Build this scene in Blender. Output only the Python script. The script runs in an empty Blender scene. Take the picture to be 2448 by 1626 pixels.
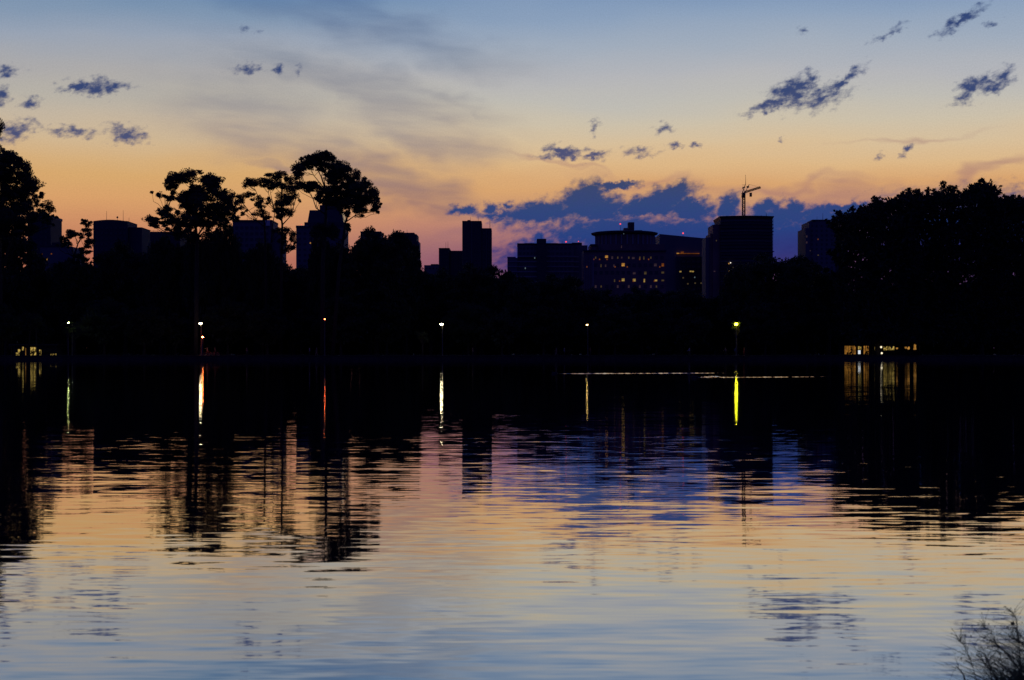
import bpy, math, random
import numpy as np
from mathutils import Vector

rnd = random.Random(7)
rng = np.random.default_rng(7)
C = bpy.context.scene.collection
SC = bpy.context.scene
FP = 3767.0      # focal length of the photograph in its own pixels
HC = 1.8         # camera height above the water
HY = 840.0       # row of the horizon
CX = 1224.0
BANK = 0.9       # height of the far bank above the water


def X(px, D): return (px - CX) / FP * D
def Z(py, D): return HC + (HY - py) / FP * D
def P(px, py, D): return (X(px, D), D, Z(py, D))


def lin(c):
    return tuple(((v / 255) / 12.92 if v / 255 <= 0.04045 else ((v / 255 + 0.055) / 1.055) ** 2.4) for v in c)


# ------------------------------------------------------------------ materials
def new_mat(name):
    m = bpy.data.materials.new(name); m.use_nodes = True
    nt = m.node_tree; nt.nodes.clear()
    return m, nt


def surf(name, col, rough=0.8, var=0.35, scale=1.5, metallic=0.0, transl=0.0):
    m, nt = new_mat(name); N = nt.nodes; L = nt.links
    out = N.new('ShaderNodeOutputMaterial'); b = N.new('ShaderNodeBsdfPrincipled')
    b.inputs['Roughness'].default_value = rough; b.inputs['Metallic'].default_value = metallic
    tc = N.new('ShaderNodeTexCoord'); no = N.new('ShaderNodeTexNoise')
    no.inputs['Scale'].default_value = scale; no.inputs['Detail'].default_value = 3
    cr = N.new('ShaderNodeValToRGB')
    cr.color_ramp.elements[0].position = 0.3; cr.color_ramp.elements[1].position = 0.7
    cr.color_ramp.elements[0].color = (*[c * (1 - var) for c in col], 1)
    cr.color_ramp.elements[1].color = (*[min(1, c * (1 + var)) for c in col], 1)
    L.new(tc.outputs['Object'], no.inputs['Vector']); L.new(no.outputs['Fac'], cr.inputs['Fac'])
    L.new(cr.outputs['Color'], b.inputs['Base Color']); L.new(b.outputs[0], out.inputs['Surface'])
    return m


def emit(name, col, strength, var=0.0, scale=2.0):
    m, nt = new_mat(name); N = nt.nodes; L = nt.links
    out = N.new('ShaderNodeOutputMaterial'); e = N.new('ShaderNodeEmission')
    e.inputs['Color'].default_value = (*col, 1); e.inputs['Strength'].default_value = strength
    if var:
        tc = N.new('ShaderNodeTexCoord'); no = N.new('ShaderNodeTexNoise'); no.inputs['Scale'].default_value = scale
        mr = N.new('ShaderNodeMapRange'); mr.inputs['From Min'].default_value = .35; mr.inputs['From Max'].default_value = .65
        mr.inputs['To Min'].default_value = strength * (1 - var); mr.inputs['To Max'].default_value = strength * (1 + var)
        L.new(tc.outputs['Object'], no.inputs['Vector']); L.new(no.outputs['Fac'], mr.inputs['Value'])
        L.new(mr.outputs[0], e.inputs['Strength'])
    L.new(e.outputs[0], out.inputs['Surface'])
    return m


M = dict(
    leaf=surf('leaf_dark', (.045, .07, .03), .7, .45, .25),
    leaf2=surf('leaf_eucalyptus', (.05, .065, .035), .7, .4, .25),
    bark=surf('bark', (.045, .036, .03), .9, .3, 2),
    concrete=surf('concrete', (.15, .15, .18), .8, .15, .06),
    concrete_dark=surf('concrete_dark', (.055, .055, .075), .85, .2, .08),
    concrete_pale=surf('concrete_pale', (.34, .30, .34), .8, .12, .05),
    brick=surf('brown_cladding', (.27, .15, .15), .8, .2, .08),
    glassdark=surf('dark_glass', (.03, .035, .05), .15, .2, .3),
    metal=surf('dark_metal', (.06, .06, .06), .5, .2, 3, .3),
    postm=surf('post_paint', (.16, .15, .13), .6, .2, 3),
    stone=surf('edge_stone', (.07, .05, .04), .9, .35, .9),
    path=surf('path_gravel', (.16, .12, .09), .95, .3, .6),
    ground=surf('park_ground', (.035, .045, .02), .95, .5, .35),
    grass=surf('grass_blade', (.13, .17, .08), .7, .4, 6),
    twig=surf('twig', (.07, .065, .04), .8, .3, 6),
    skin=surf('skin', (.28, .17, .11), .6, .1, 5),
    hair=surf('hair', (.02, .015, .01), .6, .2, 20),
    white_cloth=surf('white_cloth', (.6, .58, .55), .9, .1, 4),
    red_cloth=surf('red_cloth', (.35, .04, .03), .9, .1, 4),
    blue_cloth=surf('blue_cloth', (.04, .07, .25), .9, .1, 4),
    dark_cloth=surf('dark_cloth', (.03, .03, .04), .9, .1, 4),
    tan_cloth=surf('tan_cloth', (.35, .26, .16), .9, .1, 4),
    rubber=surf('rubber', (.02, .02, .02), .8, .1, 5),
    whitep=surf('white_paint', (.7, .7, .68), .5, .05, 2),
    lamp_white=emit('lamp_white', (1, .82, .45), 46),
    lamp_warm=emit('lamp_warm', (1, .62, .2), 13),
    lamp_yellow=emit('lamp_yellow', (1, .90, .02), 42),
    lamp_green=emit('lamp_greenwhite', (.9, 1, .35), 60),
    lamp_orange=emit('lamp_orange', (1, .16, .03), 150),
    lamp_red=emit('lamp_red', (1, .13, .04), 30),
    beacon=emit('beacon_red', (1, .08, .12), 1.4),
    globe=emit('globe_light', (1, .85, .55), 1.4),
    win_warm=emit('window_warm', (1, .46, .09), .34, .5, .7),
    win_yellow=emit('window_yellow', (1, .66, .17), .24, .5, .7),
    win_dim=emit('window_dim', (.6, .42, .2), .075, .4, .5),
    win_orange=emit('window_orange', (1, .28, .06), .12, .5, .6),
    win_cool=emit('window_cool', (.5, .7, .8), .14, .4, .6),
    win_bright=emit('window_bright', (1, .9, .75), 1.4),
    win_violet=emit('window_violet', (.5, .3, .45), .05, .4, .6),
    kiosk_amber=emit('kiosk_amber', (1, .43, .07), .22, .5, 1.2),
    kiosk_white=emit('kiosk_white', (.9, .95, 1), .8),
    kiosk_yellow=emit('kiosk_yellow', (1, .68, .16), .30, .9, 2.2),
)

def grassy(name, col, tcol):
    m = surf(name, col, .7, .4, 6); nt = m.node_tree; N = nt.nodes; L = nt.links
    out = [n for n in N if n.type == 'OUTPUT_MATERIAL'][0]; b = [n for n in N if n.type == 'BSDF_PRINCIPLED'][0]
    t = N.new('ShaderNodeBsdfTranslucent'); t.inputs['Color'].default_value = (*tcol, 1)
    x = N.new('ShaderNodeMixShader'); x.inputs[0].default_value = .45
    L.new(b.outputs[0], x.inputs[1]); L.new(t.outputs[0], x.inputs[2]); L.new(x.outputs[0], out.inputs['Surface']); return m


M['leaf_thin'] = grassy('leaf_thin', (.05, .075, .03), (.11, .15, .035))
M['grass'] = grassy('grass_blade_backlit', (.17, .21, .12), (.26, .32, .17))

# ------------------------------------------------------------------ mesh helpers
class MB:
    def __init__(s): s.v = []; s.f = []
    def quad(s, a, b, c, d):
        n = len(s.v); s.v += [a, b, c, d]; s.f.append((n, n + 1, n + 2, n + 3))
    def box(s, x0, x1, y0, y1, z0, z1):
        n = len(s.v)
        s.v += [(x0, y0, z0), (x1, y0, z0), (x1, y1, z0), (x0, y1, z0), (x0, y0, z1), (x1, y0, z1), (x1, y1, z1), (x0, y1, z1)]
        s.f += [tuple(n + i for i in q) for q in ((0, 3, 2, 1), (4, 5, 6, 7), (0, 1, 5, 4), (1, 2, 6, 5), (2, 3, 7, 6), (3, 0, 4, 7))]
        return s
    def prism(s, pts, z0, z1, top=None):
        """closed outline pts (x, y); top: optional list for the top outline"""
        n = len(s.v); k = len(pts); top = top or pts
        s.v += [(x, y, z0) for x, y in pts] + [(x, y, z1) for x, y in top]
        s.f.append(tuple(n + i for i in reversed(range(k)))); s.f.append(tuple(n + k + i for i in range(k)))
        for i in range(k):
            j = (i + 1) % k; s.f.append((n + i, n + j, n + k + j, n + k + i))
        return s
    def tube(s, pts, rad, sides=6):
        pts = [Vector(p) for p in pts]
        n0 = len(s.v); k = len(pts)
        for i, p in enumerate(pts):
            t = (pts[min(i + 1, k - 1)] - pts[max(i - 1, 0)])
            if t.length < 1e-6: t = Vector((0, 0, 1))
            t.normalize()
            a = t.cross(Vector((0, 1, 0)) if abs(t.y) < .9 else Vector((1, 0, 0))).normalized(); b = t.cross(a)
            r = rad[i] if isinstance(rad, (list, tuple)) else rad
            for q in range(sides):
                an = 2 * math.pi * q / sides
                s.v.append(tuple(p + a * (r * math.cos(an)) + b * (r * math.sin(an))))
        for i in range(k - 1):
            for q in range(sides):
                w = (q + 1) % sides
                s.f.append((n0 + i * sides + q, n0 + i * sides + w, n0 + (i + 1) * sides + w, n0 + (i + 1) * sides + q))
        s.f.append(tuple(n0 + q for q in reversed(range(sides)))); s.f.append(tuple(n0 + (k - 1) * sides + q for q in range(sides)))
        return s
    def lathe(s, prof, cx=0, cy=0, sides=16, sx=1, sy=1):
        n0 = len(s.v)
        for r, z in prof:
            for q in range(sides):
                an = 2 * math.pi * q / sides
                s.v.append((cx + sx * r * math.cos(an), cy + sy * r * math.sin(an), z))
        for i in range(len(prof) - 1):
            for q in range(sides):
                w = (q + 1) % sides
                s.f.append((n0 + i * sides + q, n0 + i * sides + w, n0 + (i + 1) * sides + w, n0 + (i + 1) * sides + q))
        s.f.append(tuple(n0 + q for q in reversed(range(sides))))
        s.f.append(tuple(n0 + (len(prof) - 1) * sides + q for q in range(sides)))
        return s
    def ell(s, c, r, seg=12, ring=7):
        return s.lathe([(max(.02, math.sin(math.pi * i / ring)) * r[0], c[2] - r[2] * math.cos(math.pi * i / ring)) for i in range(ring + 1)], c[0], c[1], seg, 1, r[1] / r[0])
    def mesh(s, name):
        me = bpy.data.meshes.new(name); me.from_pydata([tuple(v) for v in s.v], [], s.f); me.update(); return me
    def build(s, name, m, parent=None, smooth=False):
        return link(name, s.mesh(name), m, parent, smooth)


def link(name, me, m, parent=None, smooth=False):
    if m is not None and not me.materials: me.materials.append(m)
    if smooth: me.polygons.foreach_set('use_smooth', [True] * len(me.polygons))
    o = bpy.data.objects.new(name, me); C.objects.link(o)
    if parent: o.parent = parent
    return o


def tag(o, label=None, cat=None, group=None, kind=None):
    if label: o['label'] = label
    if cat: o['category'] = cat
    if group: o['group'] = group
    if kind: o['kind'] = kind
    return o


def thing(name, label, cat, loc=(0, 0, 0), group=None, rz=0):
    o = bpy.data.objects.new(name, None); C.objects.link(o)
    o.location = loc; o.rotation_euler = (0, 0, rz)
    return tag(o, label, cat, group)


def copy_tree(o, parent=None):
    c = o.copy(); C.objects.link(c); c.parent = parent
    for ch in list(o.children): copy_tree(ch, c)
    return c


# ------------------------------------------------------------------ foliage
def leaf_mesh(name, cen, size, aspect=1.0, dirs=None):
    """many small leaf faces at cen (n,3)"""
    n = len(cen); size = np.broadcast_to(size, (n,))[:, None]
    if dirs is None:
        a = rng.normal(size=(n, 3))
    else:
        a = dirs + rng.normal(size=(n, 3)) * .25
    a /= np.linalg.norm(a, axis=1, keepdims=True)
    b = np.cross(a, rng.normal(size=(n, 3))); b /= np.linalg.norm(b, axis=1, keepdims=True) + 1e-9
    a = a * size * .5; b = b * size * .5 * aspect
    k = rng.uniform(.35, .8, (n, 1))
    v = np.stack([cen - a, cen - b * k + a * .1, cen + a, cen + b * k + a * .1], 1).reshape(-1, 3)
    me = bpy.data.meshes.new(name)
    me.vertices.add(n * 4); me.vertices.foreach_set('co', v.astype(np.float32).ravel())
    me.loops.add(n * 4); me.loops.foreach_set('vertex_index', np.arange(n * 4, dtype=np.int32))
    me.polygons.add(n); me.polygons.foreach_set('loop_start', np.arange(0, n * 4, 4, dtype=np.int32))
    try: me.polygons.foreach_set('loop_total', np.full(n, 4, dtype=np.int32))
    except Exception: pass
    me.update(calc_edges=True); me.validate()
    return me


def lobe_points(c, r, n, bottom=.8, ragged=.5):
    """leaf positions for one umbrella-like clump of foliage"""
    k = rng.integers(13, 19)
    sd = rng.normal(size=(k, 3)); sd[:, 2] = sd[:, 2] + .25
    sd /= np.linalg.norm(sd, axis=1, keepdims=True)
    sub = sd * rng.uniform(.25, .74, (k, 1)); sr = rng.uniform(.28, ragged, k)
    idx = rng.integers(0, k, n)
    d = rng.normal(size=(n, 3)); d /= np.linalg.norm(d, axis=1, keepdims=True)
    p = sub[idx] + d * (sr[idx] * rng.uniform(.35, 1, n) ** .6)[:, None]
    p[:, 2] = np.where(p[:, 2] < 0, p[:, 2] * bottom, p[:, 2])
    return np.asarray(c) + p * np.asarray(r)


def limb(mb, a, b, r0, r1, wob=.12, n=4):
    a = Vector(a); b = Vector(b); L = (b - a).length
    pts = [a.lerp(b, i / n) + Vector([rnd.uniform(-1, 1) * wob * L * (0 < i < n) * .5 for _ in range(3)]) + Vector((0, 0, -math.sin(math.pi * i / n) * L * .06)) for i in range(n + 1)]
    mb.tube(pts, [r0 + (r1 - r0) * i / n for i in range(n + 1)], 5)


def hero_tree(name, label, lobes, skels, base_px, D, conv, depth=5.0, leaf=.34, dens=1.0, group=None, mat='leaf2', fat=1.12, extra=2):
    """a tree with clumps and limbs read off the photograph, rebuilt in metres round its own trunk"""
    x0, z0 = X(base_px, D), BANK
    root = thing(name, label, 'tree', (x0, D, z0), group)
    s = D / FP
    def W(p, dy=0.0):
        px, py = conv(p); return (X(px, D) - x0, dy, Z(py, D) - z0)
    sc = conv((1, 0))[0] - conv((0, 0))[0]
    tr = MB(); nodes = []
    for sk in skels:
        pts3 = []
        for i, (p, r) in enumerate(sk):
            q = W(p, 0 if i == 0 else rnd.uniform(-1, 1) * .8)
            pts3.append(q); nodes.append((Vector(q), r))
        tr.tube(pts3, [r for _, r in sk], 7)
    allp = []
    full = []
    for (cx, cy, rx, ry) in lobes:
        full.append((cx, cy, rx * fat, max(ry, rx * .55) * fat))
        for _ in range(extra):
            a = rnd.uniform(0, 6.28); full.append((cx + math.cos(a) * rx * .75, cy + math.sin(a) * ry * .8 + ry * .15, rx * .62, max(ry, rx * .6) * .6))
    for (cx, cy, rx, ry) in full:
        dy = rnd.gauss(0, depth * .45)
        c = Vector(W((cx, cy), dy)); r = (rx * sc * s, rx * sc * s * 1.0, ry * sc * s)
        area = 4 * (r[0] * r[2] + r[0] * r[1]) * 1.6
        n = int(dens * area / (leaf * leaf) * 3.4) + 80
        allp.append(lobe_points(c, r, n))
        # the limb that carries the clump
        cand = [(v, rr) for v, rr in nodes if v.z < c.z - .3] or nodes
        v, rr = min(cand, key=lambda t: (t[0] - c).length + .6 * abs(t[0].x - c.x))
        low = c - Vector((0, 0, r[2] * .35))
        limb(tr, v, low, min(rr * .7, .11), .035)
        for _ in range(5):
            limb(tr, low, c + Vector((rnd.uniform(-.8, .8) * r[0], rnd.uniform(-.8, .8) * r[1], rnd.uniform(0, .6) * r[2])), .04, .015, n=3)
    pts = np.concatenate(allp)
    tr.build('trunk', M['bark'], root, True)
    link('crown', leaf_mesh('crown', pts, rng.uniform(.6, 1.25, len(pts)) * leaf, .9), M[mat], root)
    return root


def crown_points(h, w, seed, style, n_l, leaf):
    """generic crown in metres: h high, w half-width, trunk at the origin"""
    global rng
    rs = np.random.default_rng(seed)
    lob = []
    z0 = .16 * h
    for i in range(n_l):
        t = rs.uniform(0, 2 * math.pi); u = rs.uniform(-.55, 1)
        rr = math.sqrt(1 - min(.98, abs(u)) ** 2) if u > 0 else 1
        k = rs.uniform(.62, .92)
        lob.append((math.cos(t) * w * rr * k, math.sin(t) * w * rr * k, z0 + (h - z0) * (.5 + .46 * u * k * (1.12 if u > 0 else .9)), rs.uniform(.17, .30) * w))
    lob.append((0, 0, h - .28 * w, .28 * w))
    pts = []; dirs = []
    for (x, y, z, r) in lob:
        r3 = (r, r, r * rs.uniform(.65, .9)) if style != 'spiky' else (r * 1.05, r * 1.05, r * .9)
        if style == 'spiky':
            k = 26
            d = rng.normal(size=(k, 3)); d[:, 2] = np.abs(d[:, 2]) * .8 - .1; d /= np.linalg.norm(d, axis=1, keepdims=True)
            tips = np.array((x, y, z)) + d * rng.uniform(.75, 1.15, (k, 1)) * np.array(r3)
            for tp, dd in zip(tips, d):
                m = 16; e = rng.normal(size=(m, 3)) * .8 + dd * .5 + (0, 0, .35); e /= np.linalg.norm(e, axis=1, keepdims=True)
                pts.append(tp + e * .28); dirs.append(e)
            q = lobe_points((x, y, z), tuple(.85 * a for a in r3), 160); pts.append(q); dirs.append(rng.normal(size=(len(q), 3)))
        else:
            n = int(17 * r * r / (leaf * leaf) * 1.5)
            q = lobe_points((x, y, z), r3, n, .8); pts.append(q); dirs.append(rng.normal(size=(n, 3)))
    # the leafy inside that closes the crown
    n = int(1500 * (w / 7) ** 2)
    d = rng.normal(size=(n, 3)); d /= np.linalg.norm(d, axis=1, keepdims=True)
    q = d * (rng.uniform(.1, 1, (n, 1)) ** .5) * np.array((w * .78, w * .78, (h - z0) * .42)) + (0, 0, z0 + (h - z0) * .48)
    fill = (q, d)
    return lob, np.concatenate(pts), np.concatenate(dirs), fill


def generic_tree_meshes(h, w, seed, style='round', n_l=70, leaf=.42):
    lob, pts, dirs, fill = crown_points(h, w, seed, style, n_l, leaf)
    tr = MB()
    hh = h * .55
    tr.tube([(0, 0, -.4), (0, 0, .4), (rnd.uniform(-.2, .2), 0, h * .2), (rnd.uniform(-.4, .4), .2, hh)], [h * .03 + .1, h * .022 + .06, h * .018, h * .008], 8)
    for (x, y, z, r) in lob[::3]:
        limb(tr, (0, 0, rnd.uniform(.2, .5) * h), (x, y, z), h * .007, .03)
    a = leaf_mesh('crown', np.concatenate([pts, fill[0]]),
                  np.concatenate([(.85 if style == 'spiky' else leaf) * rng.uniform(.6, 1.25, len(pts)), rng.uniform(.8, 1.3, len(fill[0]))]),
                  .55 if style == 'spiky' else .9,
                  np.concatenate([dirs, fill[1]]))
    return tr.mesh('trunk'), a


# ------------------------------------------------------------------ camera
cam = bpy.data.cameras.new('camera'); co = bpy.data.objects.new('camera', cam); C.objects.link(co)
co.location = (0, 0, HC); co.rotation_euler = (math.radians(90), 0, 0)
cam.sensor_width = 36; cam.lens = 36 * FP / 2448; cam.shift_y = (HY - 813) / 2448
cam.clip_end = 30000; cam.clip_start = .1
cam.dof.use_dof = True; cam.dof.focus_distance = 300; cam.dof.aperture_fstop = 5.6
SC.camera = co
SC.view_settings.view_transform = 'Standard'; SC.view_settings.look = 'None'
SC.view_settings.exposure = 0; SC.view_settings.gamma = 1
SC.render.film_transparent = False
SC.cycles.use_denoising = True
SC.cycles.max_bounces = 6; SC.cycles.diffuse_bounces = 1; SC.cycles.glossy_bounces = 3; SC.cycles.transparent_max_bounces = 4
SC.cycles.caustics_reflective = False; SC.cycles.caustics_refractive = False
SC.cycles.sample_clamp_indirect = 6
SC.cycles.use_adaptive_sampling = False

# ------------------------------------------------------------------ sky (world): dusk glow in the west, dark towards the east
world = bpy.data.worlds.new('World'); SC.world = world; world.use_nodes = True
nt = world.node_tree; nt.nodes.clear(); N = nt.nodes; L = nt.links


def math_(op, a, b=None, c=None, clamp=False):
    n = N.new('ShaderNodeMath'); n.operation = op; n.use_clamp = clamp
    for i, v in enumerate((a, b, c)):
        if v is None: continue
        if isinstance(v, (int, float)): n.inputs[i].default_value = v
        else: L.new(v, n.inputs[i])
    return n.outputs[0]


def comb(x, y, z=0.0):
    n = N.new('ShaderNodeCombineXYZ')
    for i, v in enumerate((x, y, z)):
        if isinstance(v, (int, float)): n.inputs[i].default_value = v
        else: L.new(v, n.inputs[i])
    return n.outputs[0]


def smooth(v, a, b, lo=0.0, hi=1.0):
    n = N.new('ShaderNodeMapRange'); n.interpolation_type = 'SMOOTHSTEP'
    n.inputs['From Min'].default_value = a; n.inputs['From Max'].default_value = b
    n.inputs['To Min'].default_value = lo; n.inputs['To Max'].default_value = hi
    L.new(v, n.inputs['Value']); return n.outputs[0]


def ramp(fac, stops):
    n = N.new('ShaderNodeValToRGB'); cr = n.color_ramp
    while len(cr.elements) < len(stops): cr.elements.new(.5)
    for e, (p, c) in zip(cr.elements, sorted(stops)): e.position = p; e.color = (*c, 1)
    L.new(fac, n.inputs['Fac']); return n.outputs['Color']


def mix(f, a, b):
    n = N.new('ShaderNodeMix'); n.data_type = 'RGBA'
    if isinstance(f, (int, float)): n.inputs[0].default_value = f
    else: L.new(f, n.inputs[0])
    for i, v in ((6, a), (7, b)):
        if isinstance(v, tuple): n.inputs[i].default_value = (*v, 1)
        else: L.new(v, n.inputs[i])
    return n.outputs[2]


def noise(vec, scale, detail=4, rough=.55, dist=0.0):
    n = N.new('ShaderNodeTexNoise'); L.new(vec, n.inputs['Vector'])
    n.inputs['Scale'].default_value = scale; n.inputs['Detail'].default_value = detail
    n.inputs['Roughness'].default_value = rough; n.inputs['Distortion'].default_value = dist
    return n


tc = N.new('ShaderNodeTexCoord'); sep = N.new('ShaderNodeSeparateXYZ'); L.new(tc.outputs['Generated'], sep.inputs[0])
dx, dy, dz = sep.outputs
K = 37.67
az = math_('MULTIPLY', math_('ARCTAN2', dx, dy), K)          # azimuth from west and elevation of the direction, in units of 1.52 degrees
el = math_('MULTIPLY', math_('ARCSINE', dz), K)


def ang(px, py):
    x = (px - CX) / FP; z = (HY - py) / FP
    return math.atan2(x, 1) * K, math.asin(z / math.sqrt(1 + x * x + z * z)) * K


def stops(lst):
    return [(max(0, (HY - py)) / 100 / 20, lin(c)) for py, c in lst]


def g_stop(px_el, c): return (px_el / 20, lin(c))


efac = math_('DIVIDE', math_('ADD', el, math_('MULTIPLY', math_('SUBTRACT', noise(comb(math_('MULTIPLY', az, .12), math_('MULTIPLY', el, .5)), 1, 3).outputs['Fac'], .5), 1.0)), 20)
left = ramp(efac, stops([(840, (150, 90, 75)), (620, (186, 114, 90)), (560, (204, 140, 100)), (490, (216, 160, 106)), (430, (215, 168, 110)), (390, (213, 174, 124)), (340, (208, 182, 146)), (290, (196, 181, 160)), (250, (183, 177, 166)),
                         (190, (172, 170, 170)), (110, (152, 163, 180)), (50, (126, 149, 176)), (0, (98, 134, 172))]) + [g_stop(10.5, (80, 114, 158)), g_stop(14, (50, 84, 140)), g_stop(20, (14, 26, 66))])
right = ramp(efac, stops([(840, (84, 62, 96)), (640, (118, 80, 118)), (590, (146, 98, 116)), (540, (182, 126, 116)), (490, (202, 150, 112)), (450, (216, 164, 112)), (400, (220, 182, 134)), (350, (215, 190, 154)), (300, (204, 192, 170)), (250, (191, 188, 180)),
                          (190, (180, 181, 185)), (120, (160, 172, 188)), (60, (142, 162, 188)), (0, (122, 149, 184))]) + [g_stop(10.5, (82, 116, 160)), g_stop(14, (50, 84, 140)), g_stop(20, (14, 26, 66))])
base = mix(smooth(az, -7, 1.5), left, right)
col = base

# thin high cirrus
warpn = noise(comb(math_('MULTIPLY', az, .5), math_('MULTIPLY', el, 1.0)), .9, 3, .6)
wv = N.new('ShaderNodeVectorMath'); wv.operation = 'SUBTRACT'; L.new(warpn.outputs['Color'], wv.inputs[0]); wv.inputs[1].default_value = (.5, .5, .5)
ae = comb(az, el)


def warped(amount, nz):
    s_ = N.new('ShaderNodeVectorMath'); s_.operation = 'SCALE'; L.new(nz, s_.inputs[0]); s_.inputs['Scale'].default_value = amount
    a_ = N.new('ShaderNodeVectorMath'); a_.operation = 'ADD'; L.new(ae, a_.inputs[0]); L.new(s_.outputs[0], a_.inputs[1])
    return a_.outputs[0]


def blobs(vec, lst):
    """soft maximum of rotated ellipses given in photograph pixels: (cx, cy, rx, ry, tilt, weight)"""
    # each step reads the running value too, so that the shader keeps only one ellipse in memory at a time
    sv = N.new('ShaderNodeSeparateXYZ'); L.new(vec, sv.inputs[0]); cur = -1.5
    for (cx, cy, rx, ry, rot, wgt) in lst:
        a, e = ang(cx, cy)
        m = N.new('ShaderNodeMapping'); m.vector_type = 'TEXTURE'
        m.inputs['Location'].default_value = (a, e, 0); m.inputs['Rotation'].default_value = (0, 0, math.radians(rot))
        m.inputs['Scale'].default_value = (rx / 100, ry / 100, 1e6)
        L.new(comb(sv.outputs[0], sv.outputs[1], cur), m.inputs['Vector'])
        le = N.new('ShaderNodeVectorMath'); le.operation = 'LENGTH'; L.new(m.outputs[0], le.inputs[0])
        cur = math_('MAXIMUM', cur, math_('MULTIPLY_ADD', le.outputs['Value'], -wgt, wgt))
    return cur


streak = noise(comb(math_('ADD', math_('MULTIPLY', az, .35), math_('MULTIPLY', el, .9)), math_('MULTIPLY', el, 1.6)), 1.0, 3, .6).outputs['Fac']
v1 = warped(2.0, wv.outputs[0])
cir = blobs(v1, [(1000, 300, 240, 80, -22, 1.1), (860, 210, 380, 55, -14, .95), (880, 405, 270, 72, -16, 1.2), (1000, 450, 140, 44, 0, 1.2), (860, 60, 460, 60, -14, .8), (620, 300, 300, 90, -10, .7),
                 (650, 395, 110, 24, -18, .8), (560, 230, 160, 70, 0, .45), (1090, 255, 120, 22, -25, .8)])
cf = math_('MULTIPLY', smooth(cir, -.3, .7), smooth(streak, .25, .70, .35, 1.0))
cirrus_col = ramp(efac, stops([(600, (120, 78, 98)), (460, (136, 108, 116)), (380, (146, 128, 130)), (280, (152, 146, 148)), (150, (122, 134, 154)), (0, (88, 116, 158))]))
col = mix(math_('MULTIPLY', cf, .74), col, cirrus_col)
# low purple streaks
pink = blobs(v1, [(1340, 405, 150, 13, -6, 1), (2380, 415, 130, 24, 4, .9), (1880, 440, 260, 22, -2, .8), (2190, 325, 170, 12, 2, .55), (1150, 560, 260, 40, 0, .7), (2050, 470, 200, 30, 0, .8), (980, 590, 160, 40, 0, .6), (1560, 430, 240, 18, 0, .6)])
col = mix(math_('MULTIPLY', math_('MULTIPLY', smooth(pink, -.2, .8), smooth(streak, .3, .7, .5, 1)), .55), col, lin((148, 104, 116)))

# dark blue cumulus scraps and the bank over the skyline
fine = noise(ae, 3.4, 5, .62)
fv = N.new('ShaderNodeVectorMath'); fv.operation = 'SUBTRACT'; L.new(fine.outputs['Color'], fv.inputs[0]); fv.inputs[1].default_value = (.5, .5, .5)
v2 = warped(.48, fv.outputs[0])
fbm = noise(comb(math_('ADD', az, math_('MULTIPLY', el, -.5)), math_('MULTIPLY', el, 1.5)), 4.0, 5, .58).outputs['Fac']
small = blobs(v2, [
    (232, 208, 74, 22, 4, 1.0), (180, 208, 40, 13, 8, .8), (20, 170, 34, 13, 5, .75), (2, 228, 22, 26, 0, .9), (72, 243, 22, 15, 10, .75), (36, 315, 50, 24, 28, .8), (165, 314, 75, 12, -3, .55), (305, 320, 46, 24, -4, .9),
    (590, 166, 34, 12, 8, .6), (668, 165, 9, 13, 0, .6), (708, 169, 9, 14, -20, .5),
    (1895, 222, 62, 36, 22, 1.1), (1850, 246, 72, 17, 22, .9), (1938, 192, 22, 22, 20, .9), (2010, 200, 72, 15, 36, .95), (1960, 238, 70, 26, 14, .68), (2330, 205, 44, 26, 14, 1.0), (2395, 185, 30, 22, 40, .75), (2375, 205, 42, 20, 20, .85), (2308, 232, 36, 12, 20, .6),
    (2300, 46, 66, 13, 30, 1.0), (2275, 58, 34, 14, 35, .8), (2125, 79, 38, 8, 25, .55), (1918, 76, 12, 9, 20, .45), (2368, 57, 18, 7, 5, .45),
    (1350, 362, 58, 17, -4, 1.0), (1338, 372, 60, 9, 0, .8), (1420, 373, 36, 12, 8, .85), (1590, 310, 20, 13, 0, .55), (1530, 362, 36, 11, 4, .55), (1618, 350, 22, 6, 0, .55), (1665, 350, 15, 6, 15, .55), (1424, 303, 9, 15, -25, .5),
    (2168, 362, 20, 9, 40, .75), (2100, 375, 11, 8, 40, .6), (1870, 334, 9, 4, -20, .5), (590, 72, 20, 6, 10, .4)])
bank = blobs(v2, [
    (1110, 503, 34, 13, 0, .9), (1176, 496, 18, 16, 0, .9), (1212, 492, 14, 10, 0, .7), (1290, 510, 110, 30, 6, .95), (1395, 482, 66, 44, 25, 1.2), (1410, 456, 34, 16, 20, 1.0), (1440, 500, 60, 40, 0, 1.0), (1476, 443, 50, 10, 7, 1.0), (1535, 496, 90, 24, 10, 1.1),
    (1590, 480, 80, 34, 18, 1.1), (1615, 460, 46, 18, 26, 1.1), (1650, 500, 70, 30, -5, 1.0), (1740, 495, 40, 26, 38, .9), (1500, 560, 230, 52, 0, .95), (1390, 560, 100, 30, 0, .8), (1190, 512, 60, 10, 0, .55),
    (1860, 520, 100, 26, 0, 1.0), (1900, 500, 24, 22, 0, 1.0), (1830, 498, 40, 18, 20, .9), (1990, 515, 150, 24, 0, .9), (1850, 580, 220, 66, 0, 1.1), (2020, 495, 90, 10, 4, .8), (1650, 570, 200, 60, 0, 1.1), (1270, 600, 90, 34, 20, .62), (1290, 575, 26, 30, 50, .6), (2350, 560, 300, 90, 0, .9)])
fb = math_('MULTIPLY', math_('SUBTRACT', fbm, .5), 2.3)
sf = smooth(math_('ADD', small, fb), -.24, .80)
bf = smooth(math_('ADD', bank, math_('MULTIPLY', fb, .55)), -.42, .44)
tone = smooth(fbm, .35, .65)
small_col = mix(tone, lin((50, 66, 112)), lin((34, 58, 112)))
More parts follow.
